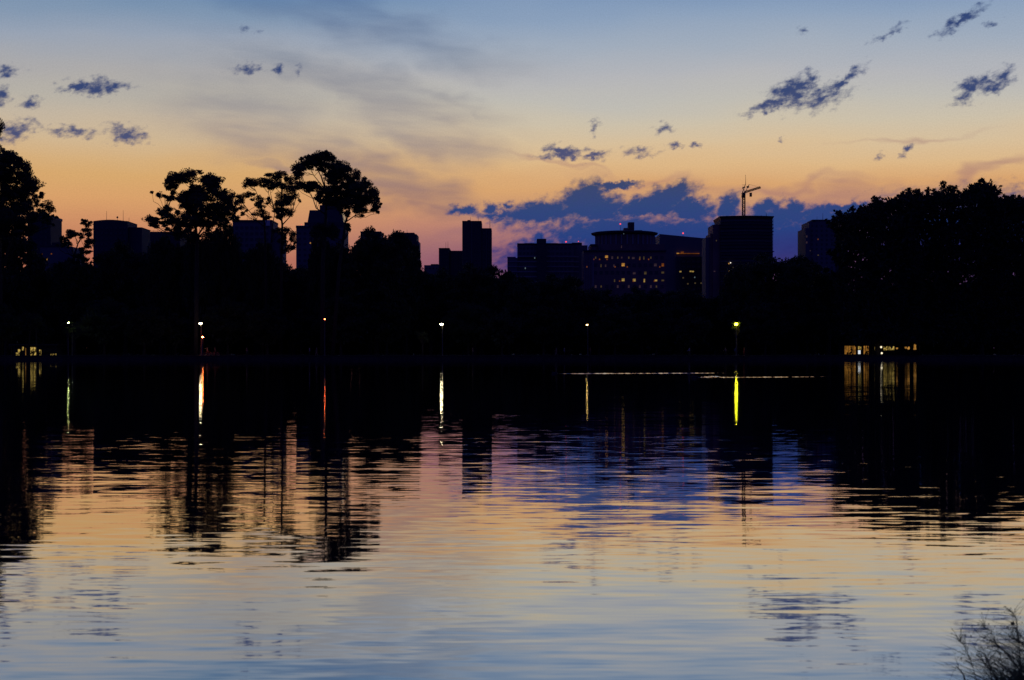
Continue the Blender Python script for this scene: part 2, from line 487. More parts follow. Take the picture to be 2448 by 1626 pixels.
faded = ramp(efac, stops([(420, (118, 104, 124)), (330, (104, 104, 130)), (240, (62, 76, 116)), (0, (48, 76, 128))]))
small_col = mix(.3, small_col, faded)
bank_col = ramp(efac, stops([(700, (50, 42, 100)), (640, (60, 52, 112)), (600, (42, 50, 116)), (560, (32, 62, 126)), (500, (40, 68, 122)), (440, (56, 70, 106))]))
bank_col = mix(math_('MULTIPLY', tone, .22), bank_col, lin((48, 62, 128)))
col = mix(math_('MULTIPLY', bf, .985), col, bank_col)
col = mix(math_('MULTIPLY', sf, .97), col, small_col)
# grain of thin vapour
gr = noise(ae, 30, 1, .7).outputs['Fac']
vg = N.new('ShaderNodeVectorMath'); vg.operation = 'SCALE'; L.new(col, vg.inputs[0]); L.new(smooth(gr, .2, .8, .955, 1.045), vg.inputs['Scale'])

# away from the glow: physical twilight sky, the sun just under the horizon in the west
sky = N.new('ShaderNodeTexSky'); sky.sky_type = 'NISHITA'; sky.sun_disc = False
sky.sun_elevation = math.radians(-3.5); sky.sun_rotation = 0.0; sky.altitude = 750
away = N.new('ShaderNodeVectorMath'); away.operation = 'MULTIPLY_ADD'
L.new(sky.outputs[0], away.inputs[0]); away.inputs[1].default_value = (.05, .05, .05); away.inputs[2].default_value = (.009, .011, .105)
west = math_('MULTIPLY', smooth(dy, .15, .85), smooth(dz, .52, .25))
west = math_('MULTIPLY', west, smooth(dz, -.02, -.01, 0, 1)) if False else west
fin = mix(west, away.outputs[0], vg.outputs[0])
bg = N.new('ShaderNodeBackground'); L.new(fin, bg.inputs['Color']); bg.inputs['Strength'].default_value = 1.0
wo = N.new('ShaderNodeOutputWorld'); L.new(bg.outputs[0], wo.inputs['Surface'])
world.cycles.sampling_method = 'NONE'

# ------------------------------------------------------------------ water
wm, nt = new_mat('lake_water'); N = nt.nodes; L = nt.links
geo = N.new('ShaderNodeNewGeometry'); sp = N.new('ShaderNodeSeparateXYZ'); L.new(geo.outputs['Position'], sp.inputs[0])
gx, gy, gz = sp.outputs


def sub_half(o):
    v = N.new('ShaderNodeVectorMath'); v.operation = 'SUBTRACT'; L.new(o, v.inputs[0]); v.inputs[1].default_value = (.5, .5, .5)
    s_ = N.new('ShaderNodeSeparateXYZ'); L.new(v.outputs[0], s_.inputs[0]); return s_.outputs


n1 = sub_half(noise(comb(math_('MULTIPLY', gx, 1.7), math_('MULTIPLY', gy, 8.2), 0.0), 1.0, 2, .5).outputs['Color'])      # ripples ~0.5 m
n2 = sub_half(noise(comb(math_('MULTIPLY', gx, .4), math_('MULTIPLY', gy, 2.2), 3.0), 1.0, 1, .5).outputs['Color'])        # low swell
n3 = sub_half(noise(comb(math_('MULTIPLY', gx, 2.4), math_('MULTIPLY', gy, 9.0), 7.0), 1.0, 1, .5).outputs['Color'])        # fine chop
calm = smooth(noise(comb(math_('MULTIPLY', gx, .02), math_('MULTIPLY', gy, .05), 1.0), 1.0, 2, .5).outputs['Fac'], .3, .7, .7, 1.25)
sy_ = math_('ADD', math_('ADD', math_('MULTIPLY', n1[1], .054), math_('MULTIPLY', n2[1], .018)), math_('MULTIPLY', n3[1], .007))
sx_ = math_('ADD', math_('MULTIPLY', n1[0], .012), math_('MULTIPLY', n3[0], .004))
nv = N.new('ShaderNodeVectorMath'); nv.operation = 'ADD'
L.new(comb(math_('MULTIPLY', sx_, calm), math_('MULTIPLY', sy_, calm), 0.0), nv.inputs[0]); L.new(geo.outputs['Normal'], nv.inputs[1])
nn = N.new('ShaderNodeVectorMath'); nn.operation = 'NORMALIZE'; L.new(nv.outputs[0], nn.inputs[0])
fr = N.new('ShaderNodeFresnel'); fr.inputs['IOR'].default_value = 1.33; L.new(nn.outputs[0], fr.inputs['Normal'])
fac = N.new('ShaderNodeMapRange'); L.new(fr.outputs[0], fac.inputs['Value']); fac.inputs['From Min'].default_value = .02; fac.inputs['From Max'].default_value = .75
fac.inputs['To Min'].default_value = .50; fac.inputs['To Max'].default_value = .97
gl = N.new('ShaderNodeBsdfGlossy'); gl.inputs['Roughness'].default_value = .012; gl.inputs['Color'].default_value = (.91, .93, .95, 1); L.new(nn.outputs[0], gl.inputs['Normal'])
di = N.new('ShaderNodeBsdfDiffuse'); di.inputs['Color'].default_value = (.006, .010, .022, 1)
mx = N.new('ShaderNodeMixShader'); L.new(fac.outputs[0], mx.inputs[0]); L.new(di.outputs[0], mx.inputs[1]); L.new(gl.outputs[0], mx.inputs[2])
ou = N.new('ShaderNodeOutputMaterial'); L.new(mx.outputs[0], ou.inputs['Surface'])
SHORE = 308.0
w_ = MB(); w_.quad((-300, -2, 0), (300, -2, 0), (300, SHORE + .3, 0), (-300, SHORE + .3, 0))
tag(w_.build('lake_water', wm), kind='structure')


def wake(path, width, height, name):
    """a long low ridge of water pushed up by a swimming bird"""
    mb = MB(); prof = [(-1, 0), (-.6, .35), (-.2, .9), (0, 1), (.2, .9), (.6, .35), (1, 0)]
    n = 160; pts = []
    for i in range(n + 1):
        t = i / n * (len(path) - 1); k = min(int(t), len(path) - 2); f = t - k
        pts.append(tuple(path[k][j] + (path[k + 1][j] - path[k][j]) * f for j in range(2)))
    for i, (x, y) in enumerate(pts):
        t = i / n; env = min(1, t * 9, (1 - t) * 3.5) ; a = height * env * (.72 + .28 * math.sin(i * 1.7) * math.sin(i * .63 + 1))
        yy = y + .16 * math.sin(i * .23) + .10 * math.sin(i * .61 + 2); a *= .58 + .42 * abs(math.sin(i * .19 + 1.2) * math.cos(i * .071))
        for (u, h) in prof: mb.v.append((x, yy + u * width * (.5 + .5 * env), .004 - .006 * (abs(u) == 1) + h * a))
    m = len(prof)
    for i in range(n):
        for j in range(m - 1):
            mb.f.append((i * m + j, (i + 1) * m + j, (i + 1) * m + j + 1, i * m + j + 1))
    return tag(mb.build(name, wm, None, True), kind='structure')


def on_water(px, py):
    D = HC * FP / (py - HY); return (X(px, D), D)


wake([on_water(1330, 893.5), on_water(1500, 893.0), on_water(1640, 892.4), on_water(1755, 891.8)], .75, .052, 'water_wake')
wake([on_water(1668, 902.5), on_water(1760, 902.2), on_water(1880, 901.5), on_water(1990, 900.2)], .62, .040, 'water_wake')
wake([on_water(1672, 902.2), on_water(1690, 900.6), on_water(1708, 900.0), on_water(1722, 900.4)], .55, .036, 'water_wake')

# two water birds at the heads of the wakes
for (px, py, lab) in ((1326, 893.6, 'small dark water bird swimming at the left end of the longer bright wake'), (1661, 902.6, 'small dark water bird swimming ahead of the shorter wake with a fork')):
    x, y = on_water(px, py)
    b = thing('water_bird', lab, 'bird', (x, y, 0), 'water birds swimming on the lake')
    mb = MB()
    mb.lathe([(.02, .30), (.06, .24), (.11, .14), (.13, .05), (.12, -.03), (.07, -.08), (.02, -.10)], 0, 0, 12)
    me = mb.mesh('body')
    for v in me.vertices:      # lay the body along -x and lift the tail
        r, z = v.co.x, v.co.z
        v.co = Vector(((z - .1) * 1.25, v.co.y, .03 + r * .75 + max(0, z - .18) * .45))
    bo = link('body', me, M['dark_cloth'], b, True)
    mb = MB(); mb.tube([(-.14, 0, .06), (-.18, 0, .13), (-.185, 0, .20), (-.20, 0, .235), (-.235, 0, .235), (-.26, 0, .225)], [.045, .032, .026, .034, .026, .012], 8)
    mb.build('head', M['dark_cloth'], b, True)
    mb = MB(); mb.tube([(-.255, 0, .227), (-.31, 0, .215)], [.012, .006], 6); mb.build('beak', M['tan_cloth'], b)

# ------------------------------------------------------------------ ground, banks
ys = [-60, -10, -2, 2, 4, 5, 5.6, 6.2, 6.8, 7.4, 8, 8.6, 9.4, 12, 60, 180, 290, 306, SHORE + .25, SHORE + .27, 315, 330, 380, 500, 900, 1600, 3000, 6000, 12000]
xs = [-9000, -3000, -900, -330, -301, -299, -200, -100, -40, -15, -8, -5, -3, -1.5, 0, .8, 1.5, 2, 2.5, 3, 3.5, 4.5, 6, 9, 15, 40, 100, 200, 299, 301, 330, 900, 3000, 9000]


def ss(a, b, v):
    t = max(0, min(1, (v - a) / (b - a))); return t * t * (3 - 2 * t)


def gz_(x, y):
    if abs(x) > 300 or y > SHORE + .26: return BANK
    edge = 6.1 + 2.9 * ss(1.3, 3.0, x) + .15 * math.sin(x * 2.1)
    return .34 * (1 - ss(edge - 2.2, edge, y)) - 1.6 * ss(edge - .4, edge + 3.5, y) - (.0 if y > edge else 0)


mb = MB(); W_ = len(xs)
for y in ys:
    for x in xs: mb.v.append((x, y, gz_(x, y)))
for j in range(len(ys) - 1):
    for i in range(W_ - 1): mb.f.append((j * W_ + i, j * W_ + i + 1, (j + 1) * W_ + i + 1, (j + 1) * W_ + i))
tag(mb.build('ground', M['ground'], None, False), kind='structure')
mb = MB(); mb.box(-300, 300, SHORE - .25, SHORE + .24, -1.2, BANK - .06); 
for i in range(-150, 150): mb.box(i * 2 + .02, i * 2 + 1.98, SHORE - .32, SHORE + .30, BANK - .06, BANK + .07)
tag(mb.build('lake_edge_wall', M['stone']), 'low brown stone retaining wall along the far lake shore', 'wall')
nb = 26000; bx3 = rng.uniform(-200, 200, nb); hh3 = np.clip(.22 + .25 * np.sin(bx3 * .31) * np.sin(bx3 * .083 + 1) + rng.normal(0, .08, nb), .03, .9)
tag(link('bank_grass', leaf_mesh('bank_grass', np.stack([bx3, SHORE + rng.uniform(-.5, .9, nb), BANK + rng.uniform(-.25, 1, nb) * hh3], 1), rng.uniform(.12, .3, nb), .5), M['leaf']), 'uneven grass and weeds overhanging the stone edge of the far shore', 'grass', kind='stuff')
mb = MB(); mb.box(-300, 300, SHORE + 3, SHORE + 7.5, BANK - .3, BANK + .005); tag(mb.build('shore_path', M['path']), kind='structure')

# ------------------------------------------------------------------ buildings of the skyline
def window_mesh(w, h, m):
    mb = MB(); mb.box(-w / 2, w / 2, -.12, .1, -h / 2, h / 2)
    me = mb.mesh('window'); me.materials.append(m); return me


class Bld:
    def __init__(s, name, label, cat, px, D, group='buildings of the skyline behind the park'):
        s.D = D; s.x0 = X(px, D)
        s.root = thing(name, label, cat, (s.x0, D, BANK), group); s.cache = {}
    def x(s, px): return X(px, s.D) - s.x0
    def z(s, py): return Z(py, s.D) - BANK
    def box(s, part, m, x0, x1, top, bot=None, y0=0.0, y1=25.0):
        mb = MB(); mb.box(s.x(x0), s.x(x1), y0, y1, 0 if bot is None else s.z(bot), s.z(top))
        return mb.build(part, M[m], s.root)
    def windows(s, lst, m, w, h, y=-.02):
        if m.startswith('win_') and w > 3: w *= .8; h *= .8
        key = (m, w, h)
        if key not in s.cache: s.cache[key] = window_mesh(w * s.D / FP, h * s.D / FP, M[m])
        for (px, py) in lst:
            o = link('window', s.cache[key], None, s.root); o.location = (s.x(px), y, s.z(py))
    def mast(s, px, base, top, r=.14, y=6.0, part='antenna', m='metal'):
        mb = MB(); mb.tube([(s.x(px), y, s.z(base)), (s.x(px), y, s.z(top))], [r, r * .5], 5)
        return mb.build(part, M[m], s.root)
    def beacon(s, px, py, base, r=.45, y=6.0):
        s.mast(px, base, py, .12, y)
        mb = MB(); mb.ell((s.x(px), y, s.z(py)), (r, r, r)); mb.build('beacon', M['beacon'], s.root, True)


def z4(x, y): return (1200 + x / 4.54, 400 + y / 4.54)
def z5(x, y): return (1600 + x / 4.9, 400 + y / 4.9)


# far left: tall block behind the eucalyptus and the low lit block beside it
b = Bld('apartment_tower', 'dark apartment tower half hidden by the big tree at the left edge of the photo', 'building', 95, 1000)
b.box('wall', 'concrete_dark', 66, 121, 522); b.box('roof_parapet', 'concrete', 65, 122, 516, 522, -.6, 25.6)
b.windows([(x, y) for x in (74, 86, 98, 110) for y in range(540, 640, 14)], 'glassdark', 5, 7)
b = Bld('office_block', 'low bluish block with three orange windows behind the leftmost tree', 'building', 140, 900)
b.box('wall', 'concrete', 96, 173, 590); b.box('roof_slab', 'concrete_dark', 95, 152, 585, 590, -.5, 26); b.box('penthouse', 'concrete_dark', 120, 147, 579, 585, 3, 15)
b.windows([(100, 607), (123, 607)], 'win_orange', 3.5, 3.5); b.windows([(112, 620)], 'win_warm', 5, 4)
b.windows([(x, y) for x in range(104, 170, 11) for y in (632, 644)], 'glassdark', 5, 5)
b = Bld('curved_office_building', 'dark slab with a slightly arched roof, four thin antennas and a dish', 'building', 264, 850)
mb = MB(); n = 14
prof = [(b.x(223 + 82 * i / n), b.z(528.5 - 3.2 * math.sin(math.pi * min(1, i / n * 1.05)))) for i in range(n + 1)]
k = len(prof)
mb.v = [(x, 0, 0) for x, z in prof] + [(x, 0, z) for x, z in prof] + [(x, 22, 0) for x, z in prof] + [(x, 22, z) for x, z in prof]
for i in range(k - 1):
    mb.f += [(i, i + 1, k + i + 1, k + i), (2 * k + i + 1, 2 * k + i, 3 * k + i, 3 * k + i + 1), (k + i, k + i + 1, 3 * k + i + 1, 3 * k + i)]
mb.f += [(0, k, 3 * k, 2 * k), (k - 1, 3 * k - 1, 4 * k - 1, 2 * k - 1)]
mb.build('wall', M['concrete_dark'], b.root)
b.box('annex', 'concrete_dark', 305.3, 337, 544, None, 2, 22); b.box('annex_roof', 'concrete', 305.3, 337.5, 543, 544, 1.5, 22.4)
for px, t in ((248, 502), (288, 500), (302, 518), (274, 520)): b.mast(px, 528, t, .13)
mb = MB(); mb.ell((b.x(274), 6, b.z(517.5)), (.55, .3, .55)); mb.build('satellite_dish', M['metal'], b.root, True)
b.windows([(x, y) for x in range(233, 300, 11) for y in range(545, 610, 13)], 'glassdark', 6, 6)
b = Bld('flat_office_block', 'long flat dark block between the arched slab and the rounded eucalyptus', 'building', 380, 950)
b.box('wall', 'concrete_dark', 337.5, 430, 554); b.box('roof_rail', 'metal', 338, 430, 551.6, 552.2, 1, 1.3)
for px in (343, 350, 362, 372, 388): b.mast(px, 554, 548, .1)
b.windows([(x, y) for x in range(345, 425, 10) for y in range(566, 610, 12)], 'glassdark', 5, 5)
b = Bld('glazed_block', 'bluish flat topped block seen through the trunks of the tall trees', 'building', 620, 950)
b.box('wall', 'concrete', 556, 650, 530); b.box('side_wing', 'concrete', 650.2, 672, 555, None, 3, 22)
b.box('roof_slab', 'concrete_dark', 555, 650.5, 526, 530, -.6, 25); b.box('roof_tank', 'whitep', 632, 646, 527, 540, -1.2, -.8)
for px, t in ((587, 510), (597, 515), (602, 517)): b.mast(px, 526, t, .11)
b.windows([(551 + 0 * i, 628) for i in range(1)], 'win_warm', 2, 2)
b.windows([(x, y) for x in range(566, 650, 12) for y in range(545, 640, 14)], 'glassdark', 7, 7)
b.windows([(662, 628)], 'win_orange', 2.2, 3)

# building with steep tapered roof behind the tallest tree
b = Bld('mansard_roof_building', 'tall bluish building with a steep tapered roof behind the tallest tree', 'building', 765, 900)
b.box('wall', 'concrete', 708, 822, 545); b.box('setback', 'concrete_dark', 727, 826, 531, 545, 1, 22)
mb = MB(); mb.prism([(b.x(734), 2), (b.x(821), 2), (b.x(821), 21), (b.x(734), 21)], b.z(531), b.z(501), [(b.x(738), 4), (b.x(814), 4), (b.x(814), 18), (b.x(738), 18)])
mb.build('mansard_roof', M['glassdark'], b.root)
b.box('roof_house', 'concrete_dark', 761, 811, 488, 501, 6, 16); b.box('parapet', 'concrete_pale', 707.5, 737, 539.5, 541, -.6, 0)
b.box('parapet', 'concrete_dark', 707.5, 737, 541, 545, -.5, .5)
b.windows([(742, 581)], 'win_warm', 2.6, 3); b.windows([(721, 537)], 'beacon', 1.6, 1.6)
b.windows([(x, y) for x in range(716, 820, 13) for y in range(558, 640, 13) if (x, y) != (742, 584)], 'glassdark', 6, 5)
b.windows([(x, 520) for x in (745, 760, 775, 790, 805)], 'glassdark', 6, 9, 3)

b = Bld('distant_block', 'flat dark block just above the domed tree right of the tallest tree', 'building', 888, 1100)
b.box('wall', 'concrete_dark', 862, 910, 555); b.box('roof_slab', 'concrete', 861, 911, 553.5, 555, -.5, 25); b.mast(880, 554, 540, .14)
b.windows([(x, 565) for x in range(868, 908, 9)], 'glassdark', 5, 5)
b = Bld('stepped_office_block', 'dark block with stepped right side behind the domed tree', 'building', 965, 1100)
b.box('wall', 'concrete_dark', 936, 996, 560); b.box('upper_floor', 'concrete_dark', 938, 990, 556, 560, 1, 22); b.box('step', 'concrete', 996.2, 1001, 577, None, 1, 22)
for px, t in ((928, 545), (945, 548), (972, 547)): b.mast(max(px, 939), 558, t, .13)
b.windows([(x, y) for x in range(943, 994, 9) for y in (570, 582, 594, 606)], 'glassdark', 5, 6)

b = Bld('low_distant_block', 'small low pale block between the domed tree and the two towers', 'building', 1030, 1300)
b.box('wall', 'concrete', 1014, 1050, 634); b.box('roof_slab', 'concrete_dark', 1030, 1048, 631.5, 634, -.4, 18)
b.windows([(x, 642) for x in range(1020, 1048, 8)], 'glassdark', 4, 4)
b = Bld('medium_tower', 'shorter of the two adjoining towers in the gap of sky, with two thin masts', 'building', 1077, 1050)
b.box('wall', 'concrete_dark', 1049, 1074, 594); b.box('wall', 'concrete_dark', 1074.2, 1104.5, 599, None, 2, 22); b.box('roof_slab', 'concrete', 1048.5, 1074.5, 593, 594, -.5, 25.5)
b.mast(1065, 593, 577, .13); b.mast(1070, 593, 576, .13)
b.windows([(x, y) for x in (1055, 1068) for y in range(606, 665, 9)], 'glassdark', 4, 4)
b.windows([(x, y) for x in (1081, 1090, 1099) for y in range(610, 665, 9)], 'glassdark', 4, 4, 1.98)
b = Bld('tall_tower', 'tallest plain dark tower in the gap of sky, stepped down on its right', 'building', 1140, 1000)
b.box('wall', 'concrete_dark', 1105, 1151, 528); b.box('wall', 'concrete_dark', 1151.2, 1175, 545.5, None, .6, 22)
b.box('roof_tank', 'concrete_dark', 1117, 1124, 524.5, 528, 5, 12); b.box('roof_house', 'concrete', 1130, 1149, 527, 528, 4, 15)
b.mast(1171, 545, 523, .2); b.mast(1124.5, 525, 516, .11); b.mast(1143, 527, 517, .1)
b.box('corner_rib', 'concrete', 1127, 1128.4, 529, None, -.35, 0); b.box('corner_rib', 'concrete', 1162, 1163, 547, None, .3, .6)
b.windows([(x, y) for x in (1112, 1120, 1136, 1144) for y in range(540, 650, 10)], 'glassdark', 4, 4.5)
b.windows([(x, y) for x in (1157, 1168) for y in range(558, 650, 10)], 'glassdark', 4, 4.5, .58)

# terraced block
b = Bld('terraced_office_block', 'wide terraced office block with a square lift tower and red roof beacons', 'building', 1300, 900)
b.box('wall', 'concrete', 1237, 1372, 584); b.box('lower_wing', 'concrete', 1213, 1236.8, 617, None, -2, 20); b.box('lift_tower', 'concrete_dark', 1283.5, 1305.5, 572, None, -3.5, 10)
b.box('side_wing', 'concrete', 1372.2, 1405, 586, None, 2, 24); b.box('wing_roof', 'concrete_dark', 1368, 1392, 579, 586, 4, 16)
b.box('wing_parapet', 'concrete_pale', 1212.5, 1233, 614.5, 617, -2.2, -1.4)
for yy in range(613, 690, 12): b.box('balcony_band', 'concrete_pale', 1237 if yy < 617 else 1213.5, 1283.3, yy, yy + 2.2, -2.5, -2.02 if yy >= 617 else -.02)
for yy in range(613, 660, 12): b.box('balcony_band', 'concrete_pale', 1305.7, 1384, yy, yy + 2.0, -.6, -.02)
b.box('roof_rail', 'metal', 1254, 1276, 581, 581.7, 1, 1.3); b.box('roof_rail', 'metal', 1306, 1334, 581, 581.7, 1, 1.3)
for px in (1254, 1276, 1320, 1334): b.mast(px, 584, 581, .1)
b.mast(1294, 572, 559, .12); b.beacon(1354, 576.5, 584); b.beacon(1384, 575.5, 579, .28); b.mast(1345, 584, 574, .1)
b.box('cornice', 'concrete_dark', 1236.5, 1372.5, 582, 584, -.8, 22.5)
b.windows([z4(253, 1097), z4(355, 985)], 'win_cool', 2.2, 4, -2.1); b.windows([z4(830, 1215)], 'win_cool', 2.4, 2.6, 1.9)
b.windows([(x, y) for x in range(1244, 1282, 9) for y in (594, 606)] , 'glassdark', 6, 5)
b.windows([(x, y) for x in range(1312, 1370, 10) for y in (594, 606, 620, 632, 644, 656)], 'glassdark', 6, 5)

# hospital-like block with round top
b = Bld('round_top_building', 'broad brown block crowned by a round drum with a wide disc roof', 'building', 1498, 850)
b.box('wall', 'brick', 1395, 1592, 598); b.box('upper_floor', 'brick', 1412, 1590, 583, 598, 2, 28)
b.box('corner_pavilion', 'brick', 1414, 1426, 588, 598, -1.2, 1.9); b.box('pavilion_roof', 'concrete_dark', 1411, 1428, 585, 588, -2, 1.95)
mb = MB(); R = (b.x(1571) - b.x(1429)) / 2; cx = (b.x(1571) + b.x(1429)) / 2; cy = 18
mb.lathe([(R, b.z(583.2)), (R, b.z(559))], cx, cy, 48); mb.build('drum', M['brick'], b.root)
mb = MB(); Rr = (b.x(1580) - b.x(1417)) / 2
mb.lathe([(R * 1.01, b.z(559)), (Rr * .985, b.z(555.5)), (Rr, b.z(552)), (Rr * .93, b.z(550.4)), (Rr * .5, b.z(548)), (1, b.z(547))], (b.x(1580) + b.x(1417)) / 2, cy, 64)
mb.build('disc_roof', M['concrete_dark'], b.root)
for i in range(17):
    t = math.pi * (1.02 + .96 * i / 16); r1 = R + .25
    mb = MB(); xx, yy = cx + r1 * math.cos(t), cy + r1 * math.sin(t)
    mb.box(xx - .35, xx + .35, yy - .35, yy + .35, b.z(583), b.z(560)); mb.build('pilaster', M['concrete_pale'], b.root)
b.box('chimney_block', 'concrete_dark', 1506, 1520.5, 527, 549, 12, 18); b.box('roof_house', 'brick', 1494.5, 1504.5, 541.5, 549.5, 10, 16); b.box('roof_house', 'concrete_dark', 1522, 1539, 547, 551, 10, 20)
b.beacon(1486, 532, 549, .42, 10)
for px in (1417.5, 1420.5): b.box('pilaster', 'concrete_pale', px, px + .9, 589, 598, -1.5, -1.2)
for px in (1429.5, 1433.5, 1437): b.box('pilaster', 'concrete_pale', px, px + 1, 588, 598, 1.6, 2)
for px in (1397, 1401, 1405, 1409, 1413): b.box('pilaster', 'concrete_pale', px, px + .8, 611, 690, -.3, 0)
b.box('pilaster', 'concrete_pale', 1416.5, 1419, 610, 690, -.4, 0)
b.box('cornice', 'concrete_dark', 1394, 1593, 598, 601, -1, 0)
b.windows([z4(1135, 970)], 'win_warm', 8.5, 7); b.windows([z4(1315, 1058)], 'win_warm', 9, 9)
b.windows([z4(1315, 1222), z4(1435, 1225)], 'win_yellow', 8.5, 8); b.windows([z4(1545, 1230)], 'win_yellow', 4, 10); b.windows([z4(1556, 1148)], 'win_dim', 7, 8)
b.windows([z4(1435, 1150), z4(1425, 985)], 'win_violet', 8, 6); b.windows([z4(1540, 985)], 'win_dim', 3.4, 9); b.windows([z4(1300, 980)], 'win_violet', 4, 5)
b.windows([z4(1075, 1068)], 'win_dim', 2.4, 7); b.windows([z4(1125, 1068), z4(1215, 1068)], 'win_violet', 4, 7); b.windows([z4(1222, 1230)], 'win_dim', 3.2, 8)
b.windows([z4(1670, 1228)], 'win_yellow', 8, 5); b.windows([z4(1745, 1228)], 'win_dim', 8, 4.5); b.windows([z4(1745, 1060)], 'win_orange', 7, 9); b.windows([z4(1665, 1060)], 'win_violet', 8, 8); b.windows([z4(1745, 1142)], 'win_dim', 8, 5.5)
b.windows([z4(1322, 722)], 'win_cool', 1.8, 1.8, -.0); b.windows([z4(1300, 860)], 'win_violet', 2, 6, 1.9)
grid = [(1424 + 13.2 * i, y) for i in range(13) for y in (616, 634, 652, 685)]
lit = [z4(*p) for p in ((1135, 970), (1315, 1058), (1315, 1222), (1435, 1225), (1545, 1230), (1556, 1148), (1435, 1150), (1425, 985), (1540, 985), (1300, 980), (1075, 1068), (1125, 1068), (1215, 1068), (1222, 1230), (1670, 1228), (1745, 1228), (1745, 1060), (1665, 1060), (1745, 1142))]
free = [g for g in grid if all(abs(g[0] - l[0]) > 9 or abs(g[1] - l[1]) > 9 for l in lit)]
b.windows([g for i, g in enumerate(free) if i % 3], 'glassdark', 7, 8)
b.windows([g for i, g in enumerate(free) if i % 6 == 0], 'win_dim', 3.6, 6); b.windows([g for i, g in enumerate(free) if i % 6 == 3], 'win_violet', 5, 8)
b.windows([(1404 + 16 * i + rnd.uniform(-3, 3), rnd.choice((620, 638, 656, 672))) for i in range(12)], 'win_orange', 2.6, 3, -.05)

# slope-roofed block
b = Bld('sloping_roof_building', 'bluish block whose long roof slopes down to the right beside the round drum', 'building', 1640, 980)
mb = MB(); x0, x1 = b.x(1577), b.x(1692)
mb.v = [(x0, 0, 0), (x1, 0, 0), (x1, 0, b.z(570.5)), (x0, 0, b.z(559.5)), (x0, 30, 0), (x1, 30, 0), (x1, 30, b.z(570.5)), (x0, 30, b.z(559.5))]
mb.f = [(0, 1, 2, 3), (5, 4, 7, 6), (1, 5, 6, 2), (4, 0, 3, 7), (3, 2, 6, 7), (4, 5, 1, 0)]
mb.build('wall', M['concrete'], b.root)
b.box('dark_facade', 'glassdark', 1616, 1690, 614, 698, -1.0, -.05)
b.box('roof_slab', 'concrete_dark', 1690, 1700, 571, None, 2, 28)
b.box('lit_strip', 'win_orange', 1618, 1672, 605.6, 606.8, -1.2, -.1); b.box('lit_strip', 'win_warm', 1617, 1623, 605, 607.2, -1.4, -1.21); b.box('lit_strip', 'win_orange', 1627, 1634, 601.5, 606.5, -1.4, -1.21)
b.windows([z4(1935, 1133), z4(2045, 1130), z4(2070, 1132), z4(2180, 1130)], 'win_yellow', 6, 4, -1.05)
b.windows([z4(2090, 1195), z4(2195, 1205)], 'win_cool', 2.5, 3, -1.05); b.windows([z4(1965, 1200), z4(2015, 1265), z4(2095, 1258), z4(2160, 1258)], 'win_dim', 4.5, 4, -1.05)
b.windows([(x, y) for x in (1622, 1634, 1646, 1658, 1670, 1682) for y in (626, 638, 690)], 'concrete_dark', 8, 5, -1.02)
b.beacon(1635.5, 556, 566, .5)

# curved tower under construction with the crane
b = Bld('curved_construction_tower', 'dark curved tower under construction with rough floor edges, the crane above it', 'building', 1786, 900)
def arc(px0, px1, y_in, bulge, n=14):
    return [(b.x(px0 + (px1 - px0) * i / n), y_in - bulge * math.sin(math.pi * (.12 + .76 * i / n))) for i in range(n + 1)]
front = arc(1724, 1848, 4, 6)
outline = front + [(b.x(1848), 30), (b.x(1724), 30)]
mb = MB(); mb.prism(outline, 0, b.z(519)); mb.build('wall', M['concrete_dark'], b.root)
crownp = [(x, y - .8) for x, y in arc(1721, 1852, 4, 6)] + [(b.x(1852), 31), (b.x(1721), 31)]
mb = MB(); mb.prism([(x, y) for x, y in outline], b.z(524), b.z(516.5), crownp); mb.build('roof_parapet', M['metal'], b.root)
for i in range(20):
    yy = 528 + i * 8.0
    e = rnd.uniform(.4, 1.5); f = rnd.uniform(1.2, 4.0) if rnd.random() < .4 else rnd.uniform(.2, 1.2)
    q = arc(1724 - e, 1848 + f, 3.4, 6)
    mb = MB(); mb.prism(q + [(q[-1][0], 29), (q[0][0], 29)], b.z(yy + 1.6), b.z(yy)); mb.build('floor_slab', M['concrete_dark' if i % 3 else 'concrete'], b.root)
for px, t in ((1836, 508), (1768, 514.5), (1824, 513), (1740, 514)): b.mast(px, 518, t, .3 if px != 1836 else .2, 6, 'roof_post')
b.box('stair_core', 'brick', 1706, 1723.5, 536, None, 4, 26); b.box('stair_core', 'brick', 1700.5, 1705.8, 557, None, 5, 25); b.box('low_wing', 'concrete', 1690, 1700.3, 566, None, 6, 24)
mb = MB(); x, yv = b.x(1850), 5
for k_ in range(8): mb.tube([(x, yv, b.z(700)), (x + .4, yv, b.z(522))], .12, 5)
mb.build('scaffold_pole', M['metal'], b.root)
b.windows([z5(562, 853)], 'win_dim', 2, 3, 3.95); b.windows([z5(540, 1215)], 'win_violet', 5, 3, 3.9)
b.windows([z5(712, 1122), z5(708, 1206)], 'win_bright', 2.2, 2.2, -2.2); b.windows([z5(692, 1130), z5(692, 1214)], 'win_warm', 2.6, 3.2, -2.2); b.windows([z5(742, 1175)], 'win_dim', 2.4, 3, -2.2)

